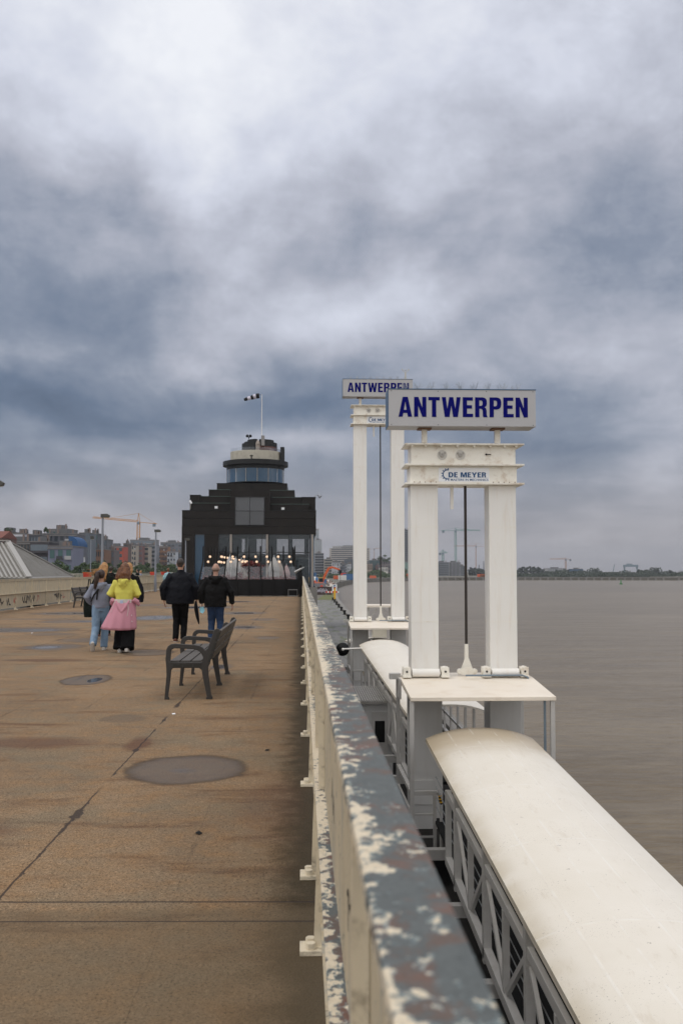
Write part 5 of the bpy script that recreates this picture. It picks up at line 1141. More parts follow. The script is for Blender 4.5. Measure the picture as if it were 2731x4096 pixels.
# cranes ------------------------------------------------------------
def tcrane(label, x, y, z0, zj, za, jl, cl, ang, m, w=1.6, th=.22, tilt=0, name='tower_crane'):
    t = thing(name, label, 'crane', (x, y, z0)); m = M[m]
    H = zj-z0; q = MB(); h = w/2
    for sx in (-h, h):
        for sy in (-h, h): q.bar((sx, sy, 0), (sx, sy, H), th)
    k = 0
    while k < H-w: 
        q.bar((-h, -h, k), (h, -h, k+w), th*.7); q.bar((h, -h, k+w), (h, h, k), th*.7); k += w
    q.build('mast', m, t)
    MB().bar((-h, 0, H), (0, 0, za-z0), th).bar((h, 0, H), (0, 0, za-z0), th).build('apex', m, t)
    jb = bpy.data.objects.new('jib', None)
    def jib(L, s, nm):
        q = MB(); e = Vector((cos(ang)*s, sin(ang)*s, tilt*s)); side = Vector((-sin(ang), cos(ang), 0))*.7; b0 = Vector((0, 0, H))
        for u in (side, -side): q.bar(b0+u, b0+e*L+u, th)
        if nm == 'jib':
            q.bar(b0+Vector((0, 0, 1.4)), b0+e*L*.97+Vector((0, 0, 1.0)), th); k = 0
            while k < L*.95: q.bar(b0+e*k+side, b0+e*(k+1.5)+Vector((0, 0, 1.3)), th*.6); q.bar(b0+e*(k+1.5)+Vector((0, 0, 1.3)), b0+e*(k+3)-side, th*.6); k += 3
        return q.build(nm, m, t)
    jib(jl, 1, 'jib'); jib(cl, -1, 'counter_jib')
    e = Vector((cos(ang), sin(ang), 0)); top = Vector((0, 0, za-z0))
    q = MB(); q.bar(top, Vector((0, 0, H+1.3+tilt*jl*.6))+e*jl*.62, th*.5); q.bar(top, Vector((0, 0, H+.2-tilt*cl))-e*cl*.92, th*.5); q.build('tie_rope', m, t)
    c = Vector((0, 0, H))-e*cl*.85+Vector((0, 0, -tilt*cl*.85)); MB().box(c.x-1.3, c.x+1.3, c.y-.7, c.y+.7, c.z-2.6, c.z+.3).build('counterweight', M['pipe'], t)
    MB().box(-1, 1, -2.2, -.9, H-2.0, H+.4).build('cab', M['pipe'], t); return t
def at(px, d): return (px-692)*d/2287
def az_(py, d): return 1.6+(1311-py)*d/2287
tcrane('large yellow tower crane over the left city blocks', at(321, 850), 850, az_(1250, 850), az_(1200, 850), az_(1180, 850), 38.5, 15.5, pi, 'craney', 2.2, .45, .09)
tcrane('tall teal tower crane between the near columns', at(1047, 1165), 1165, ZQ, az_(1218.5, 1165), az_(1212, 1165), 29, 17, 0, 'cranet', 2, .38)
tcrane('faded orange tower crane low behind the black rod', at(1094, 1500), 1500, ZQ, az_(1254.5, 1500), az_(1247, 1500), 34, 26, pi, 'craneo', .8, .35)
tcrane('short green tower crane on the roof of the pale block', at(1017.5, 1170), 1170, az_(1293, 1170), az_(1270, 1170), az_(1262.5, 1170), 5, 4, 0, 'cranet', 2, .45)
tcrane('beige tower crane behind the grey factory hall', at(1303, 1450), 1450, ZQ, az_(1284.5, 1450), az_(1281, 1450), 23, 8, pi, 'craneo', 1.8, .4)
tcrane('thin pale tower crane far off between the far columns', at(859, 1700), 1700, az_(1320, 1700), az_(1261, 1700), az_(1259, 1700), 14, 12, 0, 'craneo', .7, .3, .08)
t = thing('gantry_crane', 'blue grey portal gantry crane far off at right', 'crane', (at(1455, 1500), 1500, az_(1311, 1500)))
h = az_(1301, 1500)-az_(1311, 1500); s_ = 1500/2287; H2 = (1311-1299.5)*s_; 
MB().box(-17*s_, 17*s_, -2, 2, H2-1.5, H2+1.6).build('girder', M['craneg'], t); MB().box(-6, 2, -2, 2, H2+1.7, H2+3.2).build('trolley', M['craneg'], t)
for s in (-1, 1): MB().bar((s*13.5*s_, 0, H2-1.5), (s*17*s_, 0, -4), 1.6).bar((s*17*s_-.5*s, 0, H2-1.5), (s*14.5*s_, 0, -4), 1.0).build('leg', M['craneg'], t)
t = thing('luffing_crane', 'slanting lattice boom of a harbour crane far off at right', 'crane', (at(1413, 1400), 1400, az_(1311, 1400)))
MB().bar((0, 0, -3), (2.5, 0, 9), .9).build('boom', M['craneg'], t); MB().box(-2, 3, -2, 2, -5, -2.5).build('cab', M['craneg'], t)
for px, py, lb in ((1101, 1298, 'short distant chimney left of the thin one'), (1112, 1290, 'thin distant chimney left of the near right column')):
    t = thing('factory_chimney', lb, 'chimney', (at(px, 1700), 1700, ZQ)); hh = az_(py, 1700)-ZQ
    MB().loft([(0, 0, 0), (0, 0, hh*.9), (0, 0, hh)], [1.2, .8, .7], 10).build('stack', C(110, 112, 120), t)
    MB().loft([(0, 0, hh), (0, 0, hh+.8)], .85, 10).build('rim', C(90, 90, 98), t)
# far bank woods ----------------------------------------------------
def wood(label, segs, seed, leaf='leafd', size=1.5, n=6000):
    q = MB(); rd = random.Random(seed)
    for i in range(n):
        a, c, d, h = rd.choice(segs); x = rd.uniform(a, c); hh = h*(.55+.45*math.sin(x*.11+seed)*math.sin(x*.037+2*seed)+.25*math.sin(x*.31))
        hh = max(hh, h*.35)
        P = Vector((x, d+rd.uniform(0, 30), ZQ+max(.3, hh*rd.random()**.55))); u = Vector((rd.gauss(0, 1), rd.gauss(0, .5), rd.gauss(0, 1))).normalized()*size*rd.uniform(.6, 1.4); v = Vector((rd.gauss(0, 1), rd.gauss(0, .5), rd.gauss(0, 1))).normalized()*size*.8
        q.add([P-u, P+v, P+u, P-v], [(0, 1, 2, 3)])
    return tag(q.build('far_woodland', M[leaf], fix=False), label, 'woodland', kind='stuff')
wood('dark wooded skyline along the far right bank', [(at(1265, 1300), at(1750, 1300), 1300, 8.5), (at(1265, 1150), at(1430, 1150), 1150, 5.5), (at(1085, 1250), at(1130, 1250), 1250, 9), (at(1195, 1100), at(1750, 1100), 1100, 5), (at(1195, 1000), at(1750, 1000), 1000, 3.2), (at(1195, 950), at(1500, 950), 950, 2.2)], 3, n=20000, size=1.2)
wood('green trees lining the middle quay below the houses', [(at(770, 840), at(940, 840), 850, 8), (at(735, 780), at(800, 780), 790, 8), (at(940, 900), at(1010, 900), 940, 6)], 5, 'leafg', 1.0, 5000)
FT = [(1197, 1325, 17), (1208, 1325, 18), (1222, 1330, 19), (1233, 1320, 17), (1243, 1325, 15), (1252, 1330, 13), (1086, 1200, 16), (1280, 1290, 12), (1303, 1290, 13), (1475, 1180, 12), (1492, 1180, 12), (1513, 1180, 13), (1372, 1180, 11), (1546, 1180, 11)]
fl = ['dark tree close right of the near column', 'second dark tree right of the near column', 'tallest dark tree right of the near column', 'fourth dark tree right of the near column', 'fifth dark tree right of the near column', 'sixth dark tree right of the near column', 'dark tree behind the black rod', 'rounded tree left of the beige crane', 'rounded tree right of the grey factory hall', 'dark shrub tree right of the gantry crane', 'second dark tree right of the gantry crane', 'third dark tree right of the gantry crane', 'lone dark tree left of the long white shed', 'dark tree by the red shed']
for (px, d, h), lb in zip(FT, fl): tree('far%d' % (px % 2), 'leafd', lb+' on the far bank', 'tree', at(px, d), d, ZQ, h*.6, 1.25, 'trees on the far bank', .75, 900)
tree(1, 'leafg', 'green tree rising behind the small white house', 'tree', at(883, 960), 960, ZQ+12, 9, 1.6, 'trees on the far bank')
# construction site on the quay --------------------------------------
d = 330
t = thing('excavator', 'orange excavator reaching its arm over the building site on the quay', 'excavator', (at(733, d), d, ZQ))
MB().box(-2.4, 1.2, -1.2, 1.2, 1.0, 2.3).box(-2.6, -1.0, -1.1, 1.1, 2.3, 2.8).build('body', M['orange'], t, bevel=.1); MB().box(-.2, 1.2, -1.2, .1, 2.3, 3.6).build('cab', M['dark'], t, bevel=.08)
for s in (-1, 1): MB().loft([(-2.2, s*1.3-.25, .5), (-2.2, s*1.3+.25, .5)], .5, 16).loft([(1.4, s*1.3-.25, .5), (1.4, s*1.3+.25, .5)], .5, 16).box(-2.2, 1.4, s*1.3-.24, s*1.3+.24, .03, .97).build('track', M['dark'], t)
MB().bar((.8, 0, 1.6), (1.9, 0, 4.6), .45, .75).bar((1.9, 0, 4.6), (3.2, 0, 7.0), .45, .8).bar((3.2, 0, 7.0), (4.3, 0, 7.1), .45, .7).build('boom', M['orange'], t, bevel=.05)
MB().bar((4.0, 0, 7.3), (6.8, 0, 6.3), .4, .6).build('stick', M['orange'], t, bevel=.05); MB().bar((2.2, -.3, 3.2), (3.0, -.3, 5.6), .16).build('hydraulic_ram', M['steel'], t)
MB().prism([(6.4, 6.3), (7.3, 6.2), (7.4, 5.3), (6.9, 4.9), (6.5, 5.2)], 'y', -.5, .5).bar((6.95, 0, 5), (6.95, 0, 2.0), .12).build('bucket', M['dark'], t)
t = thing('cement_mixer', 'blue cement mixer truck with orange and white striped drum on the building site', 'truck', (at(722, 350), 350, ZQ))
MB().box(-3.5, 2.5, -1.2, 1.2, .9, 1.3).build('chassis', M['dark'], t); MB().box(2.5, 4.2, -1.2, 1.2, .8, 3.2).build('cab', M['blue'], t, bevel=.1)
q = MB(); P = [(-3.2, 0, 3.0), (-2.2, 0, 2.85), (-1, 0, 2.7), (.2, 0, 2.5), (1.2, 0, 2.3), (2.1, 0, 2.1)]; rr_ = [.5, 1.0, 1.4, 1.45, 1.2, .6]
for k in range(5): q.cur = k % 3; q.loft([P[k], P[k+1]], [rr_[k], rr_[k+1]], 18, ref=(0, 1, 0))
q.build('drum', [M['blue'], M['yellow'], M['cwhite']], t)
for x in (-2.8, -1.5, 3): MB().loft([(x, -1.25, .5), (x, -.9, .5)], .5, 16).loft([(x, .9, .5), (x, 1.25, .5)], .5, 16).build('wheel', M['black'], t)
def container(label, px, d, m, w=6, h=2.6):
    t = thing('shipping_container', label, 'container', (at(px, d), d, ZQ), 0, 'containers and cabins on the building site')
    MB().box(-w/2, w/2, 0, 2.4, .1, h).build('body', M[m], t, bevel=.04); q = MB()
    for k in range(12): q.box(-w/2+.3+k*(w-.6)/12, -w/2+.3+k*(w-.6)/12+.2, -.05, -.003, .25, h-.15)
    q.build('ribbing', M[m], t); MB().box(-w/2, w/2, -.06, 2.46, .0, .095).build('base_frame', M['dark'], t)
container('green container left of the excavator', 730, 470, 'green', 6); container('yellow container behind the excavator', 737, 500, 'yellow', 5); container('pink red container beyond the excavator arm', 788, 690, 'red', 3.5, 4.5); container('orange cabin beyond the excavator arm', 777, 700, 'orange', 7)
container('blue container on the quay beyond the excavator arm', 800, 640, 'blue', 7, 4); container('white cabin on the quay beside the blue container', 786, 620, 'cwhite', 5, 3.2); container('orange cabin on the curved quay between the far columns', 856, 780, 'orange', 5, 2.2)
container('green tarpaulined container near the far white boats', 1125, 960, 'green', 18, 2.6); container('orange container at the foot of the unfinished blocks', 1107, 960, 'orange', 8, 2.8); container('blue site cabin left of the green container', 716, 540, 'blue', 5, 5)
container('teal cabin at the foot of the dark tower', 928, 880, 'green', 7, 3); container('orange cabin right of the teal one', 938, 870, 'orange', 5, 3.5)
t = thing('graffiti_wall', 'low dark wall covered in white graffiti at the end of the quay', 'wall', (at(733, 250), 250, ZQ))
MB().box(-3.2, 3.2, 0, .5, 0, 2.0).build('wall_block', mat('dark_brown_block', (.05, .03, .028), .8), t)
q = MB(); rd = random.Random(2)
for k in range(26):
    x = -3.0+k*.19; q.bar((x, -.006, rd.uniform(.4, .8)), (x+rd.uniform(.2, .42), -.006, rd.uniform(1.2, 1.7)), .09, .004, up=(0, 1, 0)); q.bar((x-.05, -.006, 1.05), (x+.3, -.006, rd.uniform(.8, 1.15)), .08, .004, up=(0, 1, 0))
q.build('graffiti', M['sockw'], t)
t = thing('site_fence', 'grey mesh site fence panels behind the graffiti wall', 'fence', (at(724, 285), 285, ZQ))
q = MB()
for k in range(5): q.box(-3+k*1.8-.03, -3+k*1.8+.03, 0, .06, 0, 3)
for k in range(14): q.box(-3, 4.2, .07, .09, .2+k*.2, .24+k*.2)
q.build('mesh_panel', M['steel'], t); MB().box(-3, 3, .15, .35, 0, 2.4).build('stacked_boards', C(130, 132, 138), t)
t = thing('river_sign', 'white river sign with a blue square near the quay edge', 'sign', (at(768, 250), 250, ZQ))
MB().box(-.06, .06, 0, .12, 0, 1.5).build('post', M['steel'], t); bd = MB().box(-.6, .6, -.06, -.002, .7, 2.6).build('board', M['plate'], t); MB().box(-.3, .3, -.07, -.062, 1.3, 2.4).build('blue_square', M['blue'], bd); MB().box(-.1, .17, -.078, -.072, 2.0, 2.2).box(-.17, .07, -.078, -.072, 1.6, 1.8).build('symbol', M['plate'], bd)
t = thing('marker_post', 'yellow marker post at the end of the cobbled quay', 'post', (at(768.5, 212), 212, ZQ)); MB().box(-.2, .2, -.2, .2, 0, 2.3).build('shaft', M['yellow'], t, bevel=.05); MB().box(-.22, .22, -.22, .22, 2.302, 2.5).build('cap', M['orange'], t)
t = thing('barrier_board', 'red and white barrier boards at the quay end', 'barrier', (at(763, 240), 240, ZQ)); q = MB()
for k in range(8): q.cur = k % 2; q.box(-1.6+k*.4, -1.2+k*.4, 0, .05, .7, 1.15)
q.build('boards', [M['red'], M['cwhite']], t); MB().box(-1.5, -1.42, .052, .12, 0, 1.1).build('leg', M['steel'], t); MB().box(1.4, 1.48, .052, .12, 0, 1.1).build('leg', M['steel'], t)
q = MB(); rd = random.Random(9); mats = [C(150, 130, 110), C(190, 184, 176), C(120, 70, 55), C(90, 84, 80), C(160, 60, 50)]
for i in range(520):
    dd = rd.uniform(262, 470); px = rd.uniform(712, 766-(dd-262)*.01); x = at(px, dd); s = rd.uniform(.25, .9); q.cur = rd.randint(0, 4); z = ZQ+rd.uniform(0, 1.3)
    c = Vector((x, dd, z)); u = Vector((rd.gauss(0, 1), rd.gauss(0, 1), rd.gauss(0, .5))).normalized(); q.bar(c-u*s, c+u*s, s*.9, s*.6)
tag(q.build('rubble', mats), 'heaps of rubble and material on the building site by the river', 'rubble', kind='stuff')
t = thing('channel_buoy', 'small green channel buoy out on the river', 'buoy', (at(1431.5, 640), 640, ZW)); MB().loft([(0, 0, -.3), (0, 0, .6), (0, 0, .7)], [1.0, 1.1, .5], 16).build('float', M['green'], t); MB().loft([(0, 0, .7), (0, 0, 3.2)], [.5, .2], 10).build('tower', M['green'], t)
# ------------------------------------------------------------------ people
def ik(h, a, l1, l2, fwd):
    h, a = Vector(h), Vector(a); d = a-h; D = min(d.length, (l1+l2)*.999); x = (l1*l1-l2*l2+D*D)/(2*D); y = math.sqrt(max(l1*l1-x*x, 0))
    n = (Vector(fwd)-d.normalized()*Vector(fwd).dot(d.normalized())).normalized(); return h+d.normalized()*x+n*y
def hand(mb, wr, dr, side, palmn):
    """palm, four bent fingers of unequal length, thumb off the side"""
    wr = Vector(wr); d = Vector(dr).normalized(); n = Vector(palmn).normalized(); s = d.cross(n).normalized()*side
    mb.loft([wr-d*.02, wr+d*.03, wr+d*.085], [(.024, .017), (.038, .015), (.040, .013)], 10, ref=s)
    for k, L in enumerate((.068, .078, .073, .058)):
        b0 = wr+d*.08+s*(.030-.020*k); b1 = b0+d*L*.45+n*.006; b2 = b1+d*L*.3+n*.016; b3 = b2+d*L*.12+n*.018
        mb.loft([b0-d*.015, b1, b2, b3], [.0085, .0085, .0078, .006], 7)
    b0 = wr+d*.025+s*.028; mb.loft([b0, b0+s*.022+d*.025+n*.006, b0+s*.026+d*.055+n*.018], [.012, .0105, .008], 7)
def person(label, x, y, H, rz=0, bw=1.0, feet=None, arms=None, skin='skin', voxel=.0065, far=False, topc=None, top_hem=.88, top_w=(.20, .14), hemw=(.22, .16), legc='jnavy', leg_r=(.085, .058, .05), shoe='shoeb', hair=None, hairfn=None, top_name='jacket', sleeve=.062, heads=1, coat_len=None, disp=.018, neckup=1.47, collar=None):
    """local: +y is the walking direction, z up, proportions for 1.75 m then scaled"""
    t = thing('person', label, 'person', (x, y, 0), rz); k = H/1.75; t.scale = (k, k, k)
    feet = feet or [(-.10, -.12, .0, 0), (.10, .14, .0, 0)]
    arms = arms or [((-.30, -.02, 1.13), (-.31, .06, .90)), ((.30, .02, 1.13), (.31, .10, .90))]
    b = MB(); b.sph((0, .015, 1.635), (.076, .094, .112), 20, 14)
    b.loft([(0, .045, 1.60), (0, .055, 1.545), (0, .05, 1.53)], [(.062, .06), (.042, .035), (.02, .02)], 12)   # jaw and chin
    b.loft([(0, .10, 1.65), (0, .122, 1.612), (0, .10, 1.60)], [.010, .015, .010], 8)      # nose
    b.loft([(-.03, .098, 1.577), (.03, .098, 1.577)], .008, 8)                               # lips
    for s in (-1, 1): b.sph((s*.078, .005, 1.63), (.011, .02, .032), 8, 6); b.sph((s*.03, .085, 1.665), (.022, .014, .008), 8, 6)
    b.loft([(0, -.01, 1.60), (0, -.01, 1.50), (0, -.01, 1.42)], [.056, .055, .08], 14)
    b.loft([(0, 0, 1.45), (0, 0, 1.38), (0, .01, 1.2), (0, 0, 1.05), (0, 0, .93), (0, 0, .84)], [(.09, .07), (.155, .085), (.145, .10), (.125, .09), (.15, .10), (.10, .08)], 18)
    hips = [(-.085, 0, .90), (.085, 0, .90)]; legs = []
    for i in (0, 1):
        fx, fy, fz, pitch = feet[i]; an = Vector((fx, fy-.03*cos(pitch), .08+fz)); kn = ik(hips[i], an, .43, .42, (0, 1, 0)); legs.append((Vector(hips[i]), kn, an))
        b.loft([hips[i], Vector(hips[i]).lerp(kn, .5), kn, kn.lerp(an, .4), an], [.078, .072, .05, .05, .036], 12)
        tw = Vector((0, cos(pitch), sin(pitch))); b.loft([an+Vector((0, 0, -.03))-tw*.04, an+Vector((0, 0, -.045))+tw*.08, an+Vector((0, 0, -.055))+tw*.17], [(.032, .03), (.038, .025), (.03, .014)], 10)
    for i, s in ((0, -1), (1, 1)):
        el, wr = Vector(arms[i][0]), Vector(arms[i][1]); sh = Vector((s*.165*bw, 0, 1.40))
        b.loft([sh, sh.lerp(el, .5), el, el.lerp(wr, .4), wr], [.052, .046, .038, .037, .026], 12)
        dd = (wr-el).normalized(); hand(b, wr, dd, s*-1 if False else 1, (-s, .15, 0)) if not far else b.loft([wr, wr+dd*.09, wr+dd*.16], [(.03, .02), (.038, .018), (.02, .012)], 8)
    bo = fuse(b, 'body', M[skin], t, voxel if not far else .016, smooth=2)
    if not far:
        for s in (-1, 1): MB().sph((s*.031, .094, 1.648), .011, 10, 8).build('eye', M['plate'], t, smooth=True)
    # legs clothing
    r0, r1, r2 = leg_r; q = MB()
    for (hp, kn, an) in legs: q.loft([hp+Vector((0, 0, .08)), hp.lerp(kn, .35), hp.lerp(kn, .75), kn, kn.lerp(an, .5), an+Vector((0, -.005, -.02))], [(r0*1.05, r0*1.2), r0, (r0+r1)/2, r1*1.08, (r1+r2)/2*1.05, r2*1.05], 14)
    q.loft([(0, 0, 1.02), (0, 0, .93), (0, -.005, .84)], [(.15, .11), (.165, .12), (.13, .105)], 16)
    fuse(q, 'trousers', M[legc], t, .014, disp, .09, 2)
    for i in (0, 1):
        fx, fy, fz, pitch = feet[i]; an = legs[i][2]; tw = Vector((0, cos(pitch), sin(pitch))); dn = Vector((0, sin(pitch), -cos(pitch)))
        so = MB().loft([an-tw*.075+dn*.045, an-tw*.03+dn*.04, an+tw*.08+dn*.048, an+tw*.155+dn*.056, an+tw*.185+dn*.06], [(.034, .035), (.042, .045), (.046, .032), (.043, .026), (.024, .016)], 14)
        sh = fuse(so, 'shoe', M[shoe], t, .01, smooth=2)
        a = an+dn*.072; MB().loft([a-tw*.085+dn*.004, a-tw*.05+dn*.004, a+tw*.09+dn*.006, a+tw*.19+dn*.004], [(.028, .011), (.04, .013), (.046, .012), (.026, .011)], 12).build('sole', M['sole'], sh, smooth=True)
    # upper clothing
    q = MB(); hz = top_hem
    q.loft([(0, 0, 1.475), (0, 0, 1.43), (0, 0, 1.36), (0, .0, 1.18), (0, 0, hz+.12), (0, 0, hz)], [(.085, .075), (.155*bw, .10), (.195*bw, .125), top_w, hemw, (hemw[0]*.98, hemw[1]*.98)], 22)
    for i, s in ((0, -1), (1, 1)):
        el, wr = Vector(arms[i][0]), Vector(arms[i][1]); sh = Vector((s*.16*bw, 0, 1.395))
        q.loft([sh-Vector((s*.04, 0, 0)), sh, sh.lerp(el, .5), el, el.lerp(wr, .55), el.lerp(wr, .93)], [sleeve*.9, sleeve*1.15, sleeve*1.05, sleeve*.98, sleeve*.9, sleeve*.72], 14)
    if collar: collar(q)
    fuse(q, top_name, M[topc], t, .013, disp*1.6, .11, 3)
    if hairfn: hairfn(t)
    return t
def hood(q): q.loft([(-.13, -.04, 1.45), (-.07, -.125, 1.44), (0, -.15, 1.38), (.07, -.125, 1.44), (.13, -.04, 1.45)], [.03, .05, .075, .05, .03], 12, ref=(0, 0, 1)); q.loft([(0, -.12, 1.44), (0, -.15, 1.34), (0, -.13, 1.27)], [(.11, .04), (.085, .035), (.03, .02)], 12)
def collar_(q): q.loft([(0, -.01, 1.44), (0, -.012, 1.52)], [(.085, .08), (.073, .07)], 16)
def strands(q, n, top, tip, spread, seed, r=.006, wave=.02, drift=(0, 0, 0)):
    rd = random.Random(seed); top = Vector(top); tip = Vector(tip)
    for i in range(n):
        a = top+Vector((rd.uniform(-1, 1)*.06, rd.uniform(-1, 1)*.05, rd.uniform(-.04, .05))); e = tip+Vector((rd.gauss(0, spread), rd.gauss(0, spread*.5), rd.gauss(0, spread*.8)))
        p = []
        for k in range(6):
            f = k/5; w = a.lerp(e, f)+Vector(drift)*f*f; p.append(w+Vector((rd.gauss(0, wave)*f, rd.gauss(0, wave)*f, 0)))
        q.loft(p, [r*1.2, r*1.3, r*1.2, r, r*.7, r*.2], 5)
def cap(q, r=(.088, .105, .118), z=1.645, y=-.005): q.sph((0, y, z), r, 20, 14)
# woman in grey hoodie
def h1(t):
    q = MB(); cap(q, (.084, .098, .112), 1.652, -.014); q.loft([(-.03, -.10, 1.70), (-.05, -.16, 1.69), (-.065, -.175, 1.60), (-.075, -.165, 1.50), (-.09, -.16, 1.40), (-.10, -.15, 1.33)], [.03, .045, .055, .055, .04, .015], 12)
    fuse(q, 'hair', M['hbrown'], t, .01, .012, .03, 1); q = MB(); strands(q, 26, (-.06, -.17, 1.62), (-.10, -.15, 1.33), .03, 3); q.build('hair_strand', M['hbrown'], t)
    q = MB(); q.loft([(-.19, -.10, 1.06), (-.12, -.175, 1.20), (-.02, -.18, 1.33), (.03, -.17, 1.38)], [(.022, .008)]*4, 8, ref=(0, 0, 1)).loft([(-.04, -.185, 1.32), (-.045, -.19, 1.22), (-.055, -.185, 1.10)], [(.018, .008)]*3, 8); q.build('bag_strap', M['dark'], t)
person('woman in grey hoodie and pale jeans with a dark ponytail, seen walking away', at(238, 20.4), 20.4, 1.62, .03, .98, feet=[(-.10, -.30, .07, -1.15), (.07, .10, 0, 0)], arms=[((-.30, -.03, 1.15), (-.22, .14, 1.0)), ((.29, -.04, 1.15), (.25, .12, .99))], topc='hood', top_hem=.92, top_w=(.205, .15), hemw=(.19, .145), legc='denim', leg_r=(.10, .078, .075), shoe='shoew', top_name='hoodie', sleeve=.07, collar=hood, hairfn=h1)
# woman in yellow hoodie with pink coat round the waist
def h2(t):
    q = MB(); cap(q, (.10, .11, .125), 1.66, -.01); q.loft([(0, -.05, 1.66), (0, -.09, 1.55), (-.01, -.11, 1.46), (-.01, -.11, 1.40)], [(.12, .10), (.15, .09), (.155, .065), (.10, .03)], 14)
    fuse(q, 'hair', M['hred'], t, .012, .03, .05, 1); q = MB(); strands(q, 60, (0, -.06, 1.68), (0, -.13, 1.43), .075, 5, .006, .02); q.build('hair_strand', M['hred'], t)
    # coat tied round the waist, hanging behind and to the left
    n = 40; rows = [(1.04, .20, .165, .00, -.0), (1.0, .215, .18, .0, -.005), (.90, .235, .20, -.01, -.01), (.78, .265, .225, -.03, -.02), (.65, .30, .24, -.055, -.03), (.52, .335, .25, -.085, -.04), (.46, .345, .25, -.095, -.045)]
    q = MB(); vs = []
    for lay in (0, 1):
        for (z, rx, ry, ox, oy) in rows:
            for i in range(n):
                a = R(155)+R(230)*i/(n-1); fold = 1+.035*sin(i*1.15+z*3)*(1.1-z)*2.2-(.012 if lay else 0)
                drop = .10*((i/(n-1)-.5)*2)**2*(1.05-z) - (.04*(i/(n-1)) if z < .6 else 0)
                vs.append((ox+rx*fold*cos(a), oy+ry*fold*sin(a), z+drop*.6))
    m_ = len(rows); N = n*m_; fs = []
    for j in range(m_-1):
        for i in range(n-1): a = j*n+i; fs += [(a, a+1, a+n+1, a+n), (N+a, N+a+n, N+a+n+1, N+a+1)]
    for i in range(n-1): a = (m_-1)*n+i; fs += [(a, a+1, N+a+1, N+a), (i, N+i, N+i+1, i+1)]
    for j in range(m_-1): fs += [(j*n, j*n+n, N+j*n+n, N+j*n), (j*n+n-1, N+j*n+n-1, N+j*n+2*n-1, j*n+2*n-1)]
    q.add(vs, fs); c = q.build('tied_coat', M['pink'], t, smooth=True)
    q = MB(); q.loft([(-.135, -.165, 1.03), (-.07, -.205, .92), (.0, -.225, .80), (.075, -.205, .92), (.14, -.165, 1.03)], [.018, .028, .035, .028, .018], 10, ref=(0, 0, 1)); q.loft([(0, -.19, .98), (0, -.21, .88), (0, -.225, .79)], [(.13, .02), (.10, .025), (.03, .02)], 12)
    fuse(q, 'coat_hood', M['pink'], t, .01, .01, .05, 2)
    MB().arcband(0, 0, .175, .205, .985, 1.055, R(215), R(325), 16).build('coat_lining', M['lining'], t); MB().box(-.035, .02, -.212, -.206, .97, 1.035).build('garment_tag', M['tagw'], t)
    q = MB(); q.loft([(-.20, -.10, 1.05), (-.24, -.04, .98), (-.22, .02, .9)], [.05, .045, .02], 10).loft([(.20, -.10, 1.05), (.27, -.06, 1.0), (.30, -.02, .93)], [.05, .05, .03], 10); fuse(q, 'coat_sleeve', M['pink'], t, .012, .015, .05, 2)
    q = MB(); q.loft([(.115, -.19, 1.0), (.13, -.215, .85), (.11, -.225, .72)], .005, 6).loft([(-.16, -.175, 1.0), (-.22, -.19, .8)], .004, 6).build('drawstring', M['lining'], t)
    for z, xx in ((.62, .20), (.74, .19), (.52, .17)): MB().sph((xx, -.185, z), .009, 8, 6).build('button', M['plate'], t)
person('woman in yellow hoodie with a pink coat tied over black wide trousers', at(291, 19.9), 19.9, 1.73, -.05, 1.0, feet=[(-.07, .02, .0, 0), (.11, -.16, .015, -.25)], arms=[((-.285, -.03, 1.16), (-.17, .16, 1.10)), ((.285, -.03, 1.16), (.17, .16, 1.10))], topc='yel', top_hem=1.0, top_w=(.20, .145), hemw=(.175, .135), legc='skirt', leg_r=(.115, .115, .135), shoe='shoew', top_name='hoodie', sleeve=.066, collar=hood, hairfn=h2)
def h3(t):
    q = MB(); cap(q); q.loft([(0, -.05, 1.68), (-.01, -.10, 1.56), (-.03, -.13, 1.42), (-.05, -.13, 1.30)], [(.10, .07), (.11, .06), (.10, .05), (.06, .02)], 14); fuse(q, 'hair', M['hblond'], t, .012, .02, .05, 1)
    q = MB(); strands(q, 40, (-.04, -.06, 1.62), (-.22, -.10, 1.42), .05, 8, .005, .02, (-.10, 0, .05)); strands(q, 30, (0, -.08, 1.6), (-.06, -.14, 1.28), .05, 9, .006); q.build('hair_strand', M['hblond'], t)
person('woman with long windblown strawberry blonde hair in a dark coat, ahead of the grey hoodie', at(245, 24.6), 24.6, 1.80, .05, 1.0, topc='coat', top_hem=.55, top_w=(.19, .14), hemw=(.22, .17), legc='coat', leg_r=(.08, .06, .05), shoe='shoeb', top_name='coat', hairfn=h3, collar=collar_)
def h4(t):
    q = MB(); cap(q); q.loft([(0, -.04, 1.68), (0, -.08, 1.56), (0, -.10, 1.44)], [(.10, .07), (.11, .05), (.07, .03)], 14); fuse(q, 'hair', M['hblond'], t, .012, .015, .05, 1)
person('blonde woman in a black jacket mostly hidden ahead of the yellow hoodie', at(301, 25.6), 25.6, 1.80, 0, 1.02, feet=[(-.10, .2, 0, 0), (.12, -.18, .05, -.5)], topc='jack2', top_hem=.9, top_w=(.21, .15), hemw=(.22, .16), legc='jnavy', shoe='shoew', hairfn=h4, collar=collar_)
def sack(label, x, y, z, m, w, h, d=.12):
    t = thing('shoulder_bag', label, 'bag', (x, y, z)); q = MB(); q.loft([(0, 0, 0), (0, 0, h*.3), (0, 0, h*.8), (0, 0, h)], [(w*.42, d*.4), (w*.5, d*.5), (w*.42, d*.4), (w*.25, d*.15)], 16); fuse(q, 'pouch', M[m], t, .012, .02, .08, 2)
    MB().loft([(-w*.15, 0, h*.95), (-w*.05, 0, h*1.35), (w*.05, 0, h*1.35), (w*.15, 0, h*.95)], .012, 6, ref=(0, 1, 0)).build('strap', M['dark'], t); return t
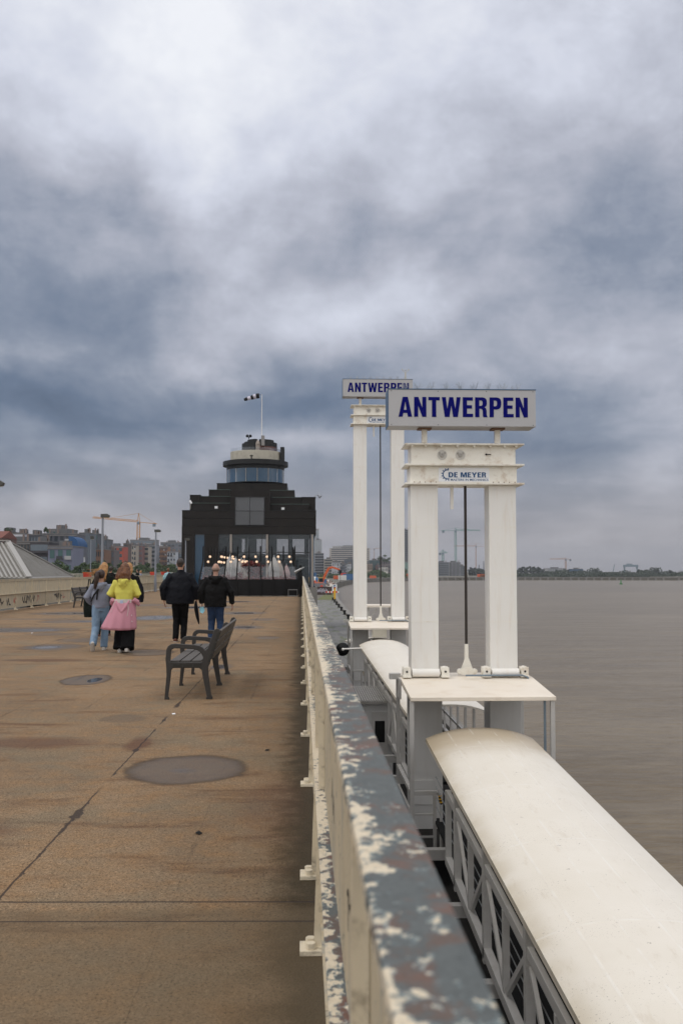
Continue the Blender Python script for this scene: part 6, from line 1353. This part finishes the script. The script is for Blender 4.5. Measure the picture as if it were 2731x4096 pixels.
sack('dark navy shoulder bag at the right side of the hidden blonde woman', at(325, 25.2), 25.0, .82, 'jblack', .30, .46)
sack('dark green tote bag hanging left of the grey hoodie woman', at(212, 22.2), 22.2, .58, 'coat', .26, .62)
# man in black jacket
def h5(t):
    q = MB(); q.sph((0, -.016, 1.672), (.082, .092, .094), 18, 12); q.loft([(0, -.06, 1.66), (0, -.072, 1.58)], [(.068, .03), (.055, .02)], 12); fuse(q, 'hair', M['hshort'], t, .01, .006, .02, 1)
person('tall man with short dark hair in a loose black jacket and black trousers', at(417, 22.7), 22.7, 1.87, 0, 1.12, feet=[(-.09, .02, .0, 0), (.07, .06, .0, 0)], arms=[((-.36, -.05, 1.14), (-.345, .04, .87)), ((.34, -.03, 1.14), (.34, .05, .88))], topc='jblack', top_hem=.80, top_w=(.27, .17), hemw=(.30, .18), legc='jnavy', leg_r=(.098, .068, .06), shoe='shoeb', sleeve=.080, collar=collar_, hairfn=h5, disp=.022)
def h6(t):
    q = MB(); q.sph((0, -.012, 1.615), (.080, .090, .055), 18, 12); fuse(q, 'hair', mat('stubble_grey', (.20, .13, .10), .7), t, .01, 0, .02, 1)
person('balding man in a black anorak and blue jeans', at(497, 22.2), 22.2, 1.765, 0, 1.06, feet=[(-.10, .06, .0, 0), (.11, -.02, .0, 0)], arms=[((-.33, -.02, 1.12), (-.30, .05, .86)), ((.34, -.02, 1.12), (.36, .05, .85))], skin='scalp', topc='jack2', top_hem=.80, top_w=(.255, .17), hemw=(.245, .17), legc='denim2', leg_r=(.10, .075, .065), shoe='shoeb', sleeve=.076, collar=hood, hairfn=h6, disp=.022, top_name='anorak')
t = thing('folded_umbrella', 'folded black umbrella hanging from the hand of the tall man', 'umbrella', (at(452, 22.7), 22.74, .78))
MB().loft([(0, 0, .14), (0, 0, .06), (.01, 0, -.05), (.04, 0, -.22), (.075, 0, -.38)], [.018, .034, .045, .038, .012], 10).build('canopy_cloth', M['jblack'], t); MB().tube((.075, 0, -.38), (.088, 0, -.44), .005).build('tip', M['steel'], t)
t = thing('face_mask', 'pale blue face mask dangling from the hand of the balding man', 'mask', (at(466.5, 22.2), 22.2, .72))
q = MB(); q.add([(-.05, 0, .07), (.03, .01, .09), (.06, 0, 0), (.02, -.01, -.06), (-.05, .01, -.03), (-.05, .012, .07), (.03, .022, .09), (.06, .012, 0), (.02, .002, -.06), (-.05, .022, -.03)], [(0,1,2,3,4), (9,8,7,6,5), (0,5,6,1), (1,6,7,2), (2,7,8,3), (3,8,9,4), (4,9,5,0)]); q.build('cloth', M['mask'], t)
MB().loft([(-.02, 0, .08), (-.03, 0, .13), (0, 0, .15)], .003, 6).build('ear_loop', M['plate'], t)
# farther people
def hs(m, r=(.086, .10, .11)):
    def f(t): q = MB(); cap(q, r, 1.65, -.012); q.loft([(0, -.05, 1.65), (0, -.08, 1.52)], [(.08, .04), (.05, .02)], 10); fuse(q, 'hair', M[m], t, .014, .01, .04, 1)
    return f
person('distant man in black, only head and shoulders showing between the women', at(259.5, 45), 45, 1.80, 0, 1.0, far=True, topc='jack2', top_hem=.85, hairfn=hs('hshort'))
person('distant person in a loose pale blue top left of the tall man', at(389, 66), 66, 1.78, .3, 1.0, far=True, topc='paleb', top_hem=.85, top_w=(.22, .16), hemw=(.27, .19), hairfn=hs('hred'), top_name='cape', arms=[((-.28, -.02, 1.15), (-.27, .05, .95)), ((.28, -.02, 1.15), (.27, .05, .95))])
person('distant dark haired person beyond the left parapet', at(320, 84), 84, 1.74, 1.2, .95, far=True, topc='coat', hairfn=hs('hshort'))
person('distant person with light brown hair beyond the left parapet', at(327, 86), 86, 1.62, 1.5, .95, far=True, topc='hood', hairfn=hs('hblond'))
# small litter on the deck
rd = random.Random(11)
LT = [(-1.42, 11.3, 'plate', 'white paper scrap on the deck near the bench'), (-3.75, 9.9, 'plate', 'small white crumb of paper left of the oval wet patch'), (-4.3, 12.6, 'plate', 'crumpled white paper scrap left of the wet patch with a dark middle'),
      (-2.2, 7.1, 'dark', 'dark fallen leaf left of the seam in the near deck'), (-.62, 6.2, 'dark', 'dark flattened leaf in the middle of the near deck'), (-.3, 9.0, 'dark', 'small dark leaf beside the oval wet patch'), (-6.9, 26, 'plate', 'white plastic wrapper near the left wet patches'), (-.55, 12.9, 'rust', 'brown leaf behind the bench')]
for x, y, m_, lb in LT:
    t = thing('paper_scrap' if m_ == 'plate' else 'fallen_leaf', lb, 'litter', (x, y, 0), rd.uniform(0, 3)); q = MB(); s = rd.uniform(.02, .035)
    q.add([(-s, 0, .003), (-s*.3, s*.7, .010), (s*.8, s*.5, .004), (s*1.1, -s*.2, .012), (s*.1, -s*.8, .003), (0, 0, .014)], [(0, 4, 5), (4, 3, 5), (3, 2, 5), (2, 1, 5), (1, 0, 5)]); q.build('sheet' if m_ == 'plate' else 'blade', M[m_], t)
# ------------------------------------------------------------------ haze
hz = MB().box(-4800, 5800, -70, 5400, ZW-2.5, 140).mesh('haze', None) if False else None
def haze():
    m = bpy.data.materials.new('river_haze'); m.use_nodes = True; nt = m.node_tree; nt.nodes.clear()
    o = nt.nodes.new('ShaderNodeOutputMaterial'); v = nt.nodes.new('ShaderNodeVolumePrincipled'); v.inputs['Color'].default_value = (.80, .84, .92, 1); v.inputs['Density'].default_value = .00015; v.inputs['Anisotropy'].default_value = .2
    nt.links.new(v.outputs[0], o.inputs['Volume'])
    tag(MB().box(-5100, 6100, -620, 6100, ZW-3.2, 130).build('haze', m), 'thin grey haze over the river and far bank', 'haze', kind='stuff')
haze()
